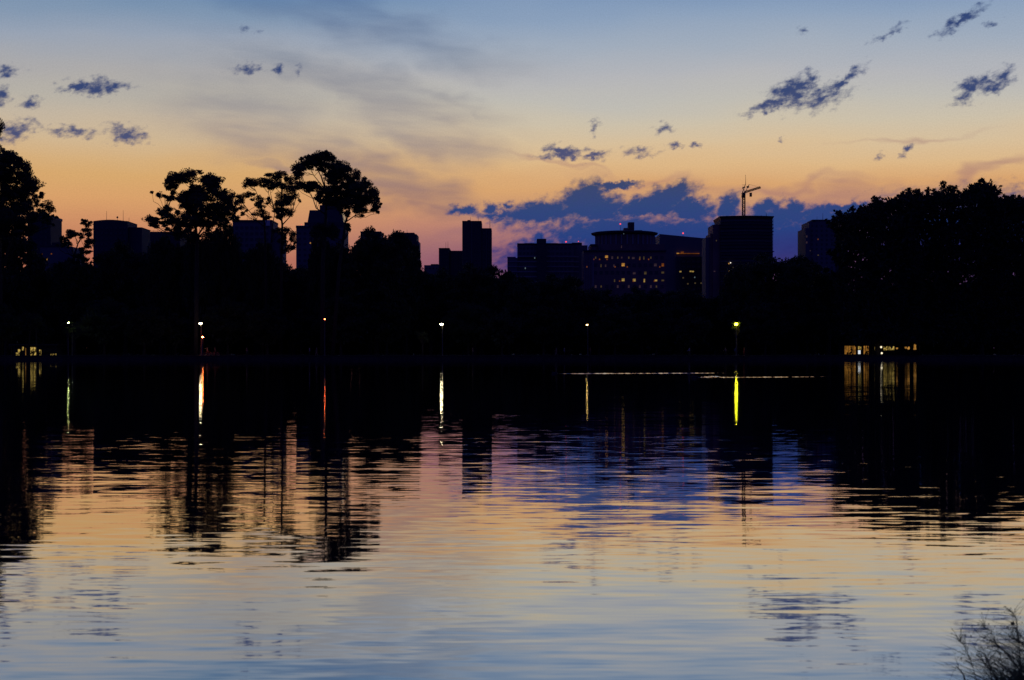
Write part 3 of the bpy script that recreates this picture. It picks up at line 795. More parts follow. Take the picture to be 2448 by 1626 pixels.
D = 900; bx = X(1786.5, D)
cr = thing('tower_crane', 'tower crane with a lattice mast rising from the roof of the curved tower', 'crane', (bx, D + 14, Z(517, D + 14)))
def cz(py): return Z(py, D + 14) - Z(517, D + 14)
def cxx(px): return X(px, D + 14) - bx
def lattice(mb, p0, p1, w, step, r, wy=None):
    p0, p1 = Vector(p0), Vector(p1); t = (p1 - p0); Ln = t.length; t.normalize()
    side = Vector((0, 1, 0)); up = side.cross(t).normalized(); wy = wy or w
    cor = [side * (a * wy / 2) + up * (c_ * w / 2) for a, c_ in ((-1, -1), (1, -1), (1, 1), (-1, 1))]
    for c_ in cor: mb.tube([p0 + c_, p1 + c_], r, 4)
    n_ = max(1, int(Ln / step))
    for i in range(n_):
        a_, b_ = p0 + t * (Ln * i / n_), p0 + t * (Ln * (i + 1) / n_)
        for q in range(4):
            mb.tube([a_ + cor[q], a_ + cor[(q + 1) % 4]], r * .6, 4)
            mb.tube([a_ + cor[q], b_ + cor[(q + 1) % 4]], r * .6, 4)
mb = MB(); lattice(mb, (0, 0, -1), (0, 0, cz(463)), 1.45, 2.1, .24); mb.build('mast', M['metal'], cr)
mb = MB(); mb.box(-.95, .95, -.9, .9, cz(465), cz(460.5)); mb.lathe([(.95, cz(466.5)), (.95, cz(465))], 0, 0, 14); mb.build('slewing_platform', M['metal'], cr)
mb = MB(); lattice(mb, (.4, 0, cz(460)), (cxx(1815), -3.5, cz(449.6)), .85, 1.4, .2); mb.box(cxx(1814), cxx(1816), -4, -3, cz(452.5), cz(448.5)); mb.build('jib', M['metal'], cr)
mb = MB(); lattice(mb, (-.4, 0, cz(461)), (cxx(1775.5), 2.5, cz(463.5)), .6, 1.1, .2); mb.build('counter_jib', M['metal'], cr)
mb = MB(); mb.box(cxx(1774.5), cxx(1781.3), 1.6, 3.4, cz(471.5), cz(465.4)); mb.build('counterweight', M['concrete_dark'], cr)
mb = MB(); mb.box(cxx(1791.7), cxx(1796.8), -1.6, .2, cz(470.5), cz(462)); mb.box(cxx(1791.2), cxx(1797.2), -1.8, .4, cz(462), cz(461.4)); mb.build('cab', M['metal'], cr)
mb = MB()
mb.tube([(-.8, 0, cz(460.5)), (cxx(1782.5), 0, cz(440))], .2, 5); mb.tube([(.8, 0, cz(460.5)), (cxx(1791), 0, cz(441))], .18, 5)
mb.tube([(-.8, 0, cz(448)), (.9, 0, cz(448))], .3, 5); mb.tube([(-.9, 0, cz(452)), (.8, 0, cz(446))], .12, 5); mb.tube([(.9, 0, cz(456)), (-.9, 0, cz(450))], .12, 5); mb.tube([(-.9, 0, cz(442.3)), (.9, 0, cz(442.3))], .1, 5)
mb.box(cxx(1785), cxx(1790.5), -.4, .4, cz(449), cz(445)); mb.build('apex_frame', M['metal'], cr)
mb = MB(); mb.tube([(cxx(1782.6), 0, cz(441)), (cxx(1782.4), 0, cz(418))], [.16, .06], 5); mb.box(cxx(1781), cxx(1783), -.1, .1, cz(419.4), cz(418.8)); mb.build('antenna', M['metal'], cr)
mb = MB(); mb.tube([(cxx(1791), 0, cz(441)), (cxx(1814), -3.5, cz(449))], .05, 4); mb.tube([(cxx(1782.5), 0, cz(441)), (cxx(1776), 2.5, cz(463))], .05, 4); mb.build('stay_cable', M['metal'], cr)

b = Bld('right_apartment_tower', 'dark apartment tower with a stepped left shoulder partly behind the big leafy tree', 'building', 1965, 900)
b.box('wall', 'concrete', 1936, 1999, 529, None, 2, 26); b.box('wall', 'concrete', 1926, 1935.8, 545.5); b.box('wall', 'concrete_dark', 1999.2, 2030, 540, None, 3, 24)
b.box('roof_slab', 'concrete_dark', 1945, 1986, 524, 529, 3, 20); b.box('roof_slab', 'concrete_dark', 1942, 1952, 525, 527, 1, 4); b.mast(1972, 524, 508, .15); b.mast(1958, 524, 515, .1)
b.windows([z5(1610, 810), z5(1610, 880)], 'win_violet', 3, 5); b.windows([z5(1750, 840)], 'win_orange', 1.8, 3, 1.95); b.windows([z5(1655, 975)], 'win_violet', 5, 3, 1.95); b.windows([z5(1752, 1027)], 'win_dim', 3, 2.5, 1.95)
b.windows([(x, y) for x in (1943, 1954, 1966, 1978, 1990) for y in range(540, 650, 11) if not (abs(x - 1957) < 4 and y in (573, 606))], 'glassdark', 4, 5, 1.98)

# ------------------------------------------------------------------ tall trees whose shapes can be read
def z1c(p): return (p[0] / 3.734, 280 + p[1] / 3.734)
def z2c(p): return (340 + p[0] / 3.734, 340 + p[1] / 3.734)


hero_tree('eucalyptus_tree', 'tall dense eucalyptus with stepped crown cut by the left edge of the photo',
          [(-60, 60, 40, 60), (-45, 130, 55, 60), (20, 310, 50, 40), (60, 340, 60, 40), (110, 370, 50, 40), (150, 400, 50, 50), (60, 430, 100, 60), (200, 450, 60, 50), (230, 500, 40, 40), (150, 520, 80, 50), (30, 560, 100, 50), (230, 580, 80, 50),
           (280, 600, 50, 50), (130, 630, 90, 50), (270, 655, 60, 40), (340, 700, 22, 20), (330, 770, 48, 55), (280, 830, 60, 50), (200, 780, 60, 60), (350, 850, 40, 30), (80, 720, 110, 60), (120, 820, 100, 60), (40, 850, 80, 60),
           (460, 890, 32, 26), (435, 930, 28, 26), (370, 900, 48, 28), (-60, 380, 90, 60), (-100, 520, 120, 80), (-90, 700, 120, 80), (-200, 600, 120, 90), (-150, 850, 130, 80), (180, 690, 60, 40), (60, 500, 90, 60), (100, 930, 120, 60), (60, 1000, 90, 50), (260, 1000, 70, 50), (0, 900, 110, 60), (-30, 980, 120, 60), (230, 940, 90, 50)],
          [[((0, 2150), .55), ((10, 1500), .45), ((0, 1000), .36), ((20, 700), .25), ((20, 420), .1)], [((10, 1400), .3), ((120, 1050), .22), ((200, 800), .15), ((260, 650), .08)],
           [((0, 1000), .25), ((-120, 700), .18), ((-60, 450), .08), ((-50, 160), .05)], [((120, 1060), .15), ((300, 930), .1), ((430, 920), .04)]],
          0, 322, z1c, 7, .36, .75, fat=1.55, extra=4)
hero_tree('umbrella_tree', 'small open tree with layered flat clumps leaning on the arched dark slab',
          [(730, 930, 25, 20), (770, 940, 40, 20), (800, 960, 35, 20), (780, 1010, 50, 25), (650, 1030, 50, 25), (600, 1060, 50, 32), (570, 1100, 35, 28), (700, 1060, 60, 28), (760, 1040, 40, 28), (800, 1100, 50, 26), (760, 1120, 50, 22), (800, 1160, 40, 26), (620, 1130, 48, 26),
           (780, 1210, 50, 26), (720, 1180, 34, 20), (560, 1150, 34, 20), (700, 1250, 60, 25)],
          [[((670, 2150), .3), ((665, 1500), .25), ((660, 1250), .2), ((690, 1130), .13), ((720, 1060), .08), ((770, 1000), .04)], [((660, 1250), .12), ((640, 1150), .08), ((600, 1080), .04)], [((700, 1270), .1), ((760, 1180), .07), ((800, 1130), .04)]],
          178, 345, z1c, 4, .30, .6, fat=1.15, extra=2)
hero_tree('eucalyptus_tree', 'broad rounded eucalyptus with two domes standing left of the thinner open tree',
          [(420, 310, 95, 48), (330, 350, 85, 58), (270, 400, 55, 55), (600, 340, 85, 52), (670, 400, 75, 65), (640, 450, 85, 75), (740, 490, 62, 70), (760, 560, 52, 62), (450, 440, 75, 75), (380, 490, 75, 52), (235, 490, 50, 26), (200, 500, 32, 30), (370, 560, 62, 45), (470, 540, 85, 75), (560, 560, 85, 75), (650, 590, 72, 72),
           (560, 660, 95, 65), (450, 640, 75, 58), (700, 650, 70, 50), (815, 540, 42, 52), (808, 620, 42, 42), (830, 680, 36, 28), (215, 600, 46, 36), (180, 640, 50, 42), (90, 700, 46, 36), (130, 730, 56, 36), (240, 680, 56, 48), (330, 680, 62, 55), (380, 740, 66, 46), (250, 750, 52, 36), (480, 740, 62, 46), (600, 745, 62, 42),
           (700, 720, 52, 34), (320, 820, 50, 50), (420, 830, 55, 55), (630, 840, 46, 36), (520, 300, 50, 35), (500, 440, 60, 50)],
          [[((480, 2000), .5), ((480, 1200), .42), ((485, 900), .36), ((480, 740), .28), ((470, 600), .2), ((450, 420), .1)], [((485, 850), .2), ((600, 680), .15), ((680, 520), .08)], [((480, 860), .2), ((350, 720), .14), ((220, 620), .07)], [((480, 700), .16), ((400, 560), .1), ((300, 430), .05)],
           [((600, 680), .12), ((760, 610), .08), ((800, 560), .04)], [((470, 620), .12), ((560, 480), .1), ((600, 370), .05)], [((350, 740), .1), ((200, 740), .06), ((90, 720), .03)]],
          468, 318, z2c, 6, .34, .62, fat=1.42, extra=5)
hero_tree('slender_tree', 'airy open tree with visible forked trunks between the two densest crowns',
          [(1000, 370, 85, 34), (940, 390, 40, 36), (1080, 345, 75, 34), (1180, 310, 66, 44), (1250, 290, 56, 34), (1310, 340, 52, 42), (1230, 370, 82, 42), (1150, 390, 76, 28), (1340, 400, 46, 38), (900, 480, 50, 34), (880, 545, 48, 44), (900, 605, 36, 26), (1040, 510, 50, 36), (1060, 570, 52, 42), (1060, 630, 62, 40), (1105, 665, 44, 24),
           (1140, 530, 32, 34), (1250, 490, 90, 52), (1260, 560, 92, 54), (1200, 610, 34, 30), (1290, 625, 70, 44), (1370, 490, 36, 44), (1250, 660, 52, 34), (1290, 810, 70, 50), (1345, 865, 40, 50), (1262, 880, 40, 46), (1300, 945, 62, 34), (1205, 785, 42, 32), (960, 470, 46, 22), (1310, 430, 52, 38)],
          [[((1240, 1900), .34), ((1245, 1000), .28), ((1250, 740), .22), ((1240, 650), .17), ((1245, 450), .12), ((1240, 330), .06)], [((1250, 740), .14), ((1320, 660), .09), ((1370, 500), .05)], [((1240, 700), .12), ((1180, 600), .09), ((1140, 450), .05)],
           [((1110, 1900), .3), ((1098, 900), .25), ((1090, 690), .18), ((1060, 550), .12), ((1010, 430), .06)], [((1095, 760), .14), ((1020, 700), .1), ((950, 610), .07), ((880, 520), .04)], [((1150, 900), .12), ((1160, 750), .1), ((1185, 620), .08), ((1120, 450), .06), ((1180, 330), .04)]],
          672, 330, z2c, 4, .28, .55, fat=1.28, extra=2)
hero_tree('eucalyptus_tree', 'tallest eucalyptus with a wide umbrella crown above the steep roofed building',
          [(1580, 130, 56, 42), (1680, 130, 56, 44), (1500, 170, 66, 38), (1450, 210, 66, 44), (1420, 262, 54, 26), (1600, 190, 75, 45), (1700, 200, 85, 56), (1780, 230, 76, 52), (1810, 285, 54, 46), (1650, 262, 46, 34), (1740, 300, 86, 56), (1700, 350, 62, 42), (1400, 300, 46, 34), (1375, 272, 32, 24), (1460, 372, 86, 32), (1530, 392, 56, 30),
           (1400, 385, 42, 32), (1930, 320, 55, 46), (1900, 380, 56, 44), (1990, 372, 56, 44), (2040, 430, 56, 44), (2070, 490, 46, 44), (1960, 450, 86, 54), (1880, 470, 70, 44), (2080, 600, 42, 38), (2105, 560, 32, 28), (1980, 530, 86, 44), (1870, 560, 82, 52), (1950, 610, 56, 32), (1780, 460, 76, 42), (1700, 445, 70, 36), (1630, 450, 66, 32),
           (1580, 482, 42, 34), (1650, 515, 72, 40), (1750, 525, 82, 40), (1800, 590, 50, 50), (1830, 645, 32, 26), (1610, 790, 90, 52), (1690, 800, 60, 60), (1560, 830, 52, 36), (1832, 760, 26, 36), (1540, 150, 50, 40), (1640, 110, 40, 30), (1850, 330, 50, 40), (1840, 400, 46, 40), (1790, 390, 50, 36), (1700, 400, 60, 30)],
          [[((1612, 1900), .5), ((1612, 1150), .42), ((1620, 950), .38), ((1630, 780), .33), ((1640, 600), .27), ((1640, 430), .2), ((1600, 310), .12), ((1560, 235), .06)], [((1640, 430), .14), ((1590, 370), .1), ((1525, 290), .07), ((1500, 230), .04)], [((1630, 640), .15), ((1555, 590), .11), ((1520, 500), .08), ((1470, 420), .05)],
           [((1700, 1900), .4), ((1760, 1100), .34), ((1795, 880), .28), ((1812, 730), .2), ((1840, 640), .14), ((1870, 560), .1), ((1950, 450), .05)], [((1815, 715), .12), ((1900, 660), .09), ((2000, 630), .06), ((2060, 610), .04)], [((1640, 430), .13), ((1625, 330), .09), ((1700, 270), .05)], [((1640, 560), .13), ((1720, 470), .09), ((1800, 340), .05)], [((1600, 320), .08), ((1580, 260), .05), ((1600, 210), .03)]],
          772, 316, z2c, 5.5, .33, .75, fat=1.4, extra=4)

# ------------------------------------------------------------------ big leafy trees on the right
def leafy(name, label, px0, px1, env, low, base_px, D, seed, step=19, group=None):
    rs = random.Random(seed); x0 = X(base_px, D); s = D / FP
    root = thing(name, label, 'tree', (x0, D, BANK), group)
    def top(px):
        for (a, ya), (b_, yb) in zip(env, env[1:]):
            if a <= px <= b_: return ya + (yb - ya) * (px - a) / (b_ - a)
        return env[0][1] if px < env[0][0] else env[-1][1]
    pts, dirs, big, bigd = [], [], [], []
    tr = MB(); hN = [Vector((0, 0, z)) for z in (5, 9, 13, 17)]
    tr.tube([(0, 0, -.4), (0, 0, 1), (.3, .2, 6), (-.2, -.2, 12), (.2, 0, 19)], [.75, .6, .5, .35, .12], 9)
    def sprig(c, r, d0):
        k = 13
        d = rng.normal(size=(k, 3)) * .75 + np.array(d0) * .8 + (0, 0, .25); d /= np.linalg.norm(d, axis=1, keepdims=True)
        pts.append(np.array(c) + d * .27 * r); dirs.append(d)
    for (px, py) in env:                      # the sprays that stick out of the outline
        c = Vector((X(px, D) - x0, rs.uniform(-1.5, 1.5), Z(py + 5, D) - BANK))
        ctr = Vector((0, 0, 12)); dr = (c - ctr).normalized()
        start = c - dr * 3.2 - Vector((0, 0, .4))
        limb(tr, start - dr * 2.5, c, .1, .03)
        for k in range(34):
            t = rs.random(); q = start.lerp(c, t) + Vector((rs.gauss(0, .62), rs.gauss(0, .62), rs.gauss(0, .5))) * (1.12 - .8 * t)
            sprig(q, rs.uniform(.8, 1.2), tuple(dr))
    lobes = 0
    yy = 440
    while yy < 815:
        px = px0
        while px < px1:
            cpx, cpy = px + rs.uniform(-8, 8), yy + rs.uniform(-8, 8)
            r = rs.uniform(15, 23)
            lowy = low(cpx) if callable(low) else low
            if cpy > top(cpx) + r * .9 and cpy < lowy:
                hw = (px1 - px0) / 2 * s; off = abs(cpx - (px0 + px1) / 2) * s
                dep = math.sqrt(max(4, hw * hw - off * off * .8)) * .75
                for yd in (rs.uniform(-dep, -dep * .2), rs.uniform(-dep * .2, dep)):
                    c = Vector((X(cpx, D) - x0, yd, Z(cpy, D) - BANK)); rr = r * s
                    k = 13
                    d = rng.normal(size=(k, 3)); d[:, 2] = np.abs(d[:, 2]) * .8 - .3; d /= np.linalg.norm(d, axis=1, keepdims=True)
                    for dd in d: sprig(np.array(c) + dd * rr * rs.uniform(.6, 1.08), 1.0, tuple(dd))
                    n = 34; e = rng.normal(size=(n, 3)); e /= np.linalg.norm(e, axis=1, keepdims=True)
                    big.append(np.array(c) + e * rr * rng.uniform(.1, .95, (n, 1))); bigd.append(e)
                    lobes += 1
                    if lobes % 6 == 0: limb(tr, min(hN, key=lambda v: (v - c).length), c, .16, .04)
            px += step
        yy += step * .85
    P_ = np.concatenate(pts + big); Dr = np.concatenate(dirs + bigd); nb = sum(len(q) for q in big)
    sz = np.concatenate([rng.uniform(.45, .8, len(P_) - nb), rng.uniform(.8, 1.3, nb)])
    tr.build('trunk', M['bark'], root, True)
    link('crown', leaf_mesh('crown', P_, sz, .6, Dr), M['leaf'], root)
    return root


leafy('broadleaf_tree', 'large leafy tree whose ragged left sprays overlap the stepped apartment tower', 1972, 2200,
      [(1972, 640), (1982, 600), (1997, 578), (2012, 560), (2022, 540), (1998, 499), (2008, 503), (2022, 512), (2041, 490), (2050, 494), (2066, 500), (2088, 466), (2098, 472), (2106, 476), (2122, 482), (2135, 469), (2156, 460), (2177, 444), (2195, 456), (2215, 470)][:5] and
      [(1972, 640), (1984, 596), (1990, 520), (1998, 500), (2012, 506), (2026, 510), (2041, 490), (2052, 496), (2068, 500), (2088, 466), (2098, 472), (2108, 478), (2122, 482), (2135, 468), (2156, 460), (2177, 443), (2192, 455), (2215, 475)],
      lambda px: 560 if px < 1990 else (535 if px < 2012 else 835), 2098, 306 + 12, 3)
leafy('broadleaf_tree', 'largest leafy tree on the right with a pointed spray at the top of its crown', 2165, 2400,
      [(2165, 500), (2192, 466), (2215, 452), (2236, 452), (2252, 434), (2264, 440), (2274, 446), (2290, 440), (2306, 452), (2320, 440), (2332, 436), (2344, 422), (2352, 430), (2360, 436), (2378, 445), (2400, 470)], 835, 2285, 324, 4)
leafy('broadleaf_tree', 'leafy tree cut by the right edge of the photo, lower than its neighbour', 2370, 2580,
      [(2370, 480), (2386, 456), (2400, 464), (2412, 468), (2424, 464), (2436, 470), (2448, 472), (2470, 462), (2500, 450), (2530, 456), (2580, 500)], 835, 2470, 320, 5)

# ------------------------------------------------------------------ the dark belt of park trees
prot = {}
for key, (h, w, sd, st, nl, lf) in dict(a=(20, 8.5, 11, 'round', 78, .42), b=(15, 7.5, 12, 'round', 66, .42), c=(16, 7, 13, 'spiky', 46, .5), d=(9, 4.6, 14, 'round', 42, .34), e=(22, 7, 15, 'round', 70, .42)).items():
    ms = generic_tree_meshes(h, w, sd, st, nl, lf)
    co_ = np.empty(len(ms[1].vertices) * 3, np.float32); ms[1].vertices.foreach_get('co', co_); co_ = co_.reshape(-1, 3)
    prot[key] = (ms, float(np.percentile(co_[:, 2], 99.6)), float(np.percentile(np.hypot(co_[:, 0], co_[:, 1]), 97)))


def belt(label, kind, px, top, half, D, name='park_tree', rot=None, group='trees of the dark belt along the far shore'):
    (tm, cm), h, w = prot[kind]
    root = thing(name, label, 'tree', (X(px, D), D, BANK), group, rnd.uniform(0, 6.28) if rot is None else rot)
    H = Z(top, D) - BANK; Wd = half * D / FP
    root.scale = (Wd / w, Wd / w, H / h)
    link('trunk', tm, M['bark'], root); link('crown', cm, M['leaf'], root)
    return root


belt('dark tree below the big eucalyptus at the left edge', 'b', 15, 540, 90, 345)
belt('rounded dark tree in front of the low block with orange windows', 'b', 105, 640, 80, 350)
belt('dark tree below the small layered umbrella tree', 'c', 178, 622, 70, 342)
belt('dark tree rising against the right half of the arched slab', 'a', 300, 585, 88, 350)
belt('dark tree in front of the long flat block', 'b', 385, 592, 72, 346)
belt('dense dark tree under the right side of the two domed eucalyptus', 'a', 530, 552, 62, 352)
belt('dark tree under the two domed eucalyptus', 'e', 460, 590, 80, 348)
belt('dark tree below the airy forked tree', 'b', 620, 604, 85, 352)
belt('dark tree below the gap of pale sky beside the steep roofed building', 'b', 700, 640, 70, 350)
belt('dark tree in front of the steep roofed building', 'a', 795, 588, 66, 342)
belt('narrow dark tree filling the space under the right dome of the broad eucalyptus', 'e', 545, 536, 34, 336)
belt('dark tree round the lower trunk of the broad rounded eucalyptus', 'b', 478, 560, 46, 334)
belt('dark tree under the drooping left clumps of the broad rounded eucalyptus', 'c', 395, 572, 50, 338)
belt('dark tree under the forked trunks of the airy tree', 'b', 628, 584, 46, 337)
belt('dark leafy tree round the lower trunk of the tallest eucalyptus', 'c', 768, 570, 34, 334)
belt('broad domed tree right of the tallest eucalyptus', 'a', 900, 552, 98, 335)
belt('ragged dark tree on the right shoulder of the domed tree', 'c', 972, 578, 44, 340)
belt('dark tree at the foot of the small low pale block', 'b', 1030, 648, 70, 352)
belt('rounded dark tree in front of the two plain towers', 'a', 1135, 634, 78, 346)
belt('low dark tree in the notch of sky left of the terraced block', 'c', 1216, 652, 46, 350)
belt('dark round tree in front of the lift tower of the terraced block', 'a', 1325, 660, 72, 340)
belt('lower dark tree at the right end of the terraced block', 'b', 1255, 676, 60, 336)
belt('dark tree in front of the left corner of the round topped block', 'b', 1432, 694, 62, 345)
belt('dark tree in front of the middle of the round topped block', 'a', 1535, 690, 66, 350)
belt('dark tree in front of the sloping roofed block', 'b', 1630, 696, 72, 346)
belt('lower dark tree left of the domed tree by the construction tower', 'c', 1725, 712, 60, 350)
belt('large domed tree in front of the construction tower', 'a', 1848, 612, 122, 338)
belt('dark tree on the left shoulder of the large dome by the construction tower', 'b', 1785, 636, 62, 333)
belt('dark tree on the right shoulder of the large dome', 'b', 1903, 628, 58, 334)
belt('dark tree between the large dome and the big leafy tree', 'b', 1945, 636, 66, 345)
front = [(-10, 'c', 730, 62, 318), (70, 'd', 748, 52, 336), (250, 'b', 718, 62, 328), (345, 'c', 735, 55, 324), (420, 'd', 752, 48, 330), (545, 'b', 720, 62, 330), (640, 'c', 738, 56, 326), (720, 'd', 742, 50, 334), (815, 'b', 712, 66, 325), (925, 'c', 722, 62, 328),
         (1120, 'b', 728, 60, 332), (1200, 'd', 745, 52, 325), (1300, 'c', 736, 60, 328), (1360, 'd', 752, 44, 336), (1470, 'b', 735, 60, 326), (1570, 'c', 742, 58, 330), (1650, 'd', 752, 50, 326), (1830, 'b', 726, 62, 326), (1930, 'c', 720, 58, 330)]
desc = ['small dark tree on the shore at the left edge of the photo', 'small dark tree right behind the left lit kiosk', 'low dark tree midway between the left lamp in foliage and the left post lamp', 'low ragged dark tree left of the white post lamp on the left', 'small round tree just left of the white post lamp on the left',
        'low dark tree on the shore right of the leftmost post lamp', 'low ragged tree on the shore below the airy forked tree', 'small round tree just left of the small red lamp', 'low dark tree on the shore just right of the small red lamp', 'low ragged tree on the shore left of the middle white lamp',
        'low dark tree on the shore right of the middle white lamp', 'small round tree on the shore some way right of the middle white lamp', 'low ragged tree on the shore below the terraced block', 'small round tree just left of the small warm post lamp', 'low dark tree just right of the small warm post lamp',
        'low ragged tree on the shore below the round topped block', 'small round tree on the shore left of the yellow lamp in leaves', 'low dark tree on the shore right of the yellow lamp in leaves', 'low ragged tree just left of the lit pavilion on the right']
for (px, kd, t, hw, D), lb in zip(front, desc): belt(lb, kd, px, t, hw, D)
for i, px in enumerate(range(-40, 2500, 92)):       # the second row, merged into one dark wood
    tp = 706 if 1380 < px < 1720 else (650 if px < 1000 else 664)
    belt('dark tree in the second row of the belt, its crown merged with its neighbours', 'abe'[i % 3], px + rnd.uniform(-12, 12), tp + rnd.uniform(-6, 8), 78, 372 + rnd.uniform(-6, 8), group='second row of trees behind the shore belt')
# understorey hedge that closes the view between the trunks
n = 110000
hx = rng.uniform(-230, 230, n); hy = rng.uniform(385, 405, n); hz = rng.uniform(0, 1, n) ** .8 * (8.0 + 1.6 * np.sin(hx * .21) + 1.2 * np.sin(hx * .07 + 1) + rng.normal(0, .3, n))
o = link('undergrowth', leaf_mesh('undergrowth', np.stack([hx, hy, hz + BANK], 1), rng.uniform(1.1, 2.1, n), .9), M['leaf'])
tag(o, 'dark undergrowth closing the view between the trunks of the far shore', 'undergrowth', kind='stuff')

# small trees lit by the lamps that hang among their leaves
def small_tree(label, px, py_c, hw_px, hh_px, D, dens=1.0, leafc='leaf'):
    s = D / FP; r = hw_px * s; zc = Z(py_c, D) - BANK
    root = thing('young_tree', label, 'tree', (X(px, D), D, BANK), 'young trees lit by park lamps')
    tr = MB(); tr.tube([(0, 0, -.3), (.05, 0, 1.5), (-.05, .1, zc)], [.16, .12, .06], 7); allp = []
    for k in range(12):
        a = rnd.uniform(0, 6.28); q = rnd.uniform(.2, .85)
        c = (math.cos(a) * r * q, math.sin(a) * r * q, zc + rnd.uniform(-.7, .6) * hh_px * s)
        limb(tr, (0, 0, zc * .6), c, .05, .02); allp.append(lobe_points(c, (r * .42, r * .42, hh_px * s * .4), int(260 * dens), .7))
    tr.build('trunk', M['bark'], root, True)
    p = np.concatenate(allp); link('crown', leaf_mesh('crown', p, rng.uniform(.12, .26, len(p)), .7), M['leaf_thin'], root)
small_tree('young tree round the greenish lamp at the left end of the shore', 176, 788, 46, 18, 312.2)
small_tree('small leafy sapling right under the larger greenish lamp', 161, 780, 20, 11, 311.9, 1.3)
small_tree('young tree glowing yellow green round the bright yellow lamp', 1761, 779, 15, 13, 312.4, 1.4)
small_tree('narrow young tree faintly lit left of the pavilion', 1985, 788, 11, 20, 318, .8)
small_tree('young tree faintly lit just left of the middle white lamp', 1010, 806, 20, 16, 316, .7)

# ------------------------------------------------------------------ park lamps
def lamp(name, label, px, py, D, mat, r, post=True, flat=.62, arm=0.0, group='lamps along the far shore'):
    x, z = X(px, D), Z(py, D) - BANK
    root = thing(name, label, 'lamp', (x + arm, D, BANK), group)
    mb = MB(); mb.tube([(0, 0, -.3), (0, 0, .6), (0, 0, z - .1)], [.11, .075, .055], 8); mb.lathe([(.17, -.1), (.17, .12), (.1, .2)], 0, 0, 12); mb.build('post', M['postm'], root)
    if abs(arm) > .02:
        mb = MB(); mb.tube([(0, 0, z - .12), (-arm * .5, 0, z + r * flat), (-arm, 0, z + r * flat + .04)], .035, 6); mb.build('arm', M['postm'], root)
    mb = MB(); mb.ell((-arm, 0, z), (r, r, r * flat), 14, 8); mb.build('bulb', M[mat], root, True)
    mb = MB(); mb.lathe([(r * .9, z + r * flat * .75), (r * .8, z + r * flat + .05), (.04, z + r * flat + .13)], -arm, 0, 14); mb.build('hood', M['metal'], root)
    return root
lamp('street_lamp', 'white post lamp on the left with the small orange light below it', 479.5, 773.5, 311.5, 'lamp_white', .30, arm=.12)
lamp('street_lamp', 'white post lamp in the middle of the far shore', 1055.5, 775.5, 311.5, 'lamp_white', .31, arm=.18)
lamp('street_lamp', 'small warm post lamp right of the middle of the shore', 1403.5, 776.8, 311.5, 'lamp_warm', .20, arm=.15)
lamp('street_lamp', 'bright yellow lamp wrapped in lit leaves on the right', 1760, 775, 311.3, 'lamp_yellow', .30, flat=.9)
lamp('street_lamp', 'larger greenish white lamp above lit foliage at the left', 163.5, 771.5, 313.0, 'lamp_green', .18)
lamp('street_lamp', 'smaller greenish lamp just right of the larger one above lit foliage', 172.5, 774, 319, 'lamp_green', .11)
lamp('street_lamp', 'short post with a small orange light beside the left white lamp', 484.5, 806, 309.2, 'lamp_orange', .17)
lamp('street_lamp', 'single small red light high on a thin post left of the middle', 776.5, 763, 310, 'lamp_red', .14)
for (px, py, lb) in ((2106.5, 830, 'upper of two white globe lights right of the pavilion'), (2108, 844.5, 'lower of two white globe lights right of the pavilion')):
    D = 316; root = thing('globe_light', lb, 'lamp', (X(px, D), D, BANK), 'globe lights right of the pavilion')
    z = Z(py, D) - BANK
    mb = MB(); mb.tube([(0, 0, -.2), (0, 0, z - .15)], .04, 6); mb.build('post', M['postm'], root)
    mb = MB(); mb.ell((0, 0, z), (.2, .2, .2)); mb.build('bulb', M['globe'], root, True)

# ------------------------------------------------------------------ lit kiosks
def kiosk(name, label, px0, px1, top, D, openings, mull=()):
    x0 = X((px0 + px1) / 2, D); s = D / FP
    root = thing(name, label, 'kiosk', (x0, D, BANK))
    xa, xb = X(px0, D) - x0, X(px1, D) - x0; H = Z(top, D) - BANK
    mb = MB(); mb.box(xa, xb, .6, 4, -.1, H); mb.build('wall', M['concrete_dark'], root)
    mb = MB(); mb.box(xa - .6, xb + .6, -.9, 4.6, H + .003, H + .28); mb.build('roof', M['metal'], root)
    mb = MB(); 
    for k in range(4):
        xx = xa + (xb - xa) * k / 3; mb = MB(); mb.tube([(xx, -.6, -.1), (xx, -.6, H)], .07, 6); mb.build('post', M['metal'], root)
    for (a, b_, t, bt, m) in openings:
        mb = MB(); za = max(.05, Z(bt, D) - BANK); zb = min(H - .05, Z(t, D) - BANK)
        mb.box(X(a, D) - x0, X(b_, D) - x0, .5, .58, za, zb); w = mb.build('window', M[m], root)
        f = MB(); A, B = X(a, D) - x0, X(b_, D) - x0
        f.box(A - .06, A, .42, .59, za - .05, zb + .05); f.box(B, B + .06, .42, .59, za - .05, zb + .05); f.box(A, B, .42, .59, zb, zb + .06)
        k = int((B - A) / 1.0)
        for i in range(1, k + 1): f.box(A + (B - A) * i / (k + 1) - .05, A + (B - A) * i / (k + 1) + .05, .42, .497, za, zb)
        f.build('frame', M['metal'], w)
    return root
kiosk('pavilion', 'small pavilion with amber lit windows and a bright white screen on the right shore', 2014, 2086, 824, 330,
      [(2020, 2047, 827, 847, 'kiosk_amber'), (2051, 2060, 828, 836, 'kiosk_yellow'), (2051.5, 2058.5, 837.5, 846.5, 'kiosk_white'), (2063, 2078, 827, 847, 'kiosk_amber')])
kiosk('long_kiosk', 'long low kiosk with dim yellow windows broken by shrubs right of the pavilion', 2088, 2196, 822, 334,
      [(2092, 2098, 829, 842, 'kiosk_yellow'), (2113, 2123, 828, 838, 'kiosk_yellow'), (2125, 2139, 828, 837, 'kiosk_yellow'), (2143, 2148, 831, 835, 'win_warm'), (2163, 2176, 829, 836, 'win_warm'), (2185, 2192, 823, 836, 'win_warm')])
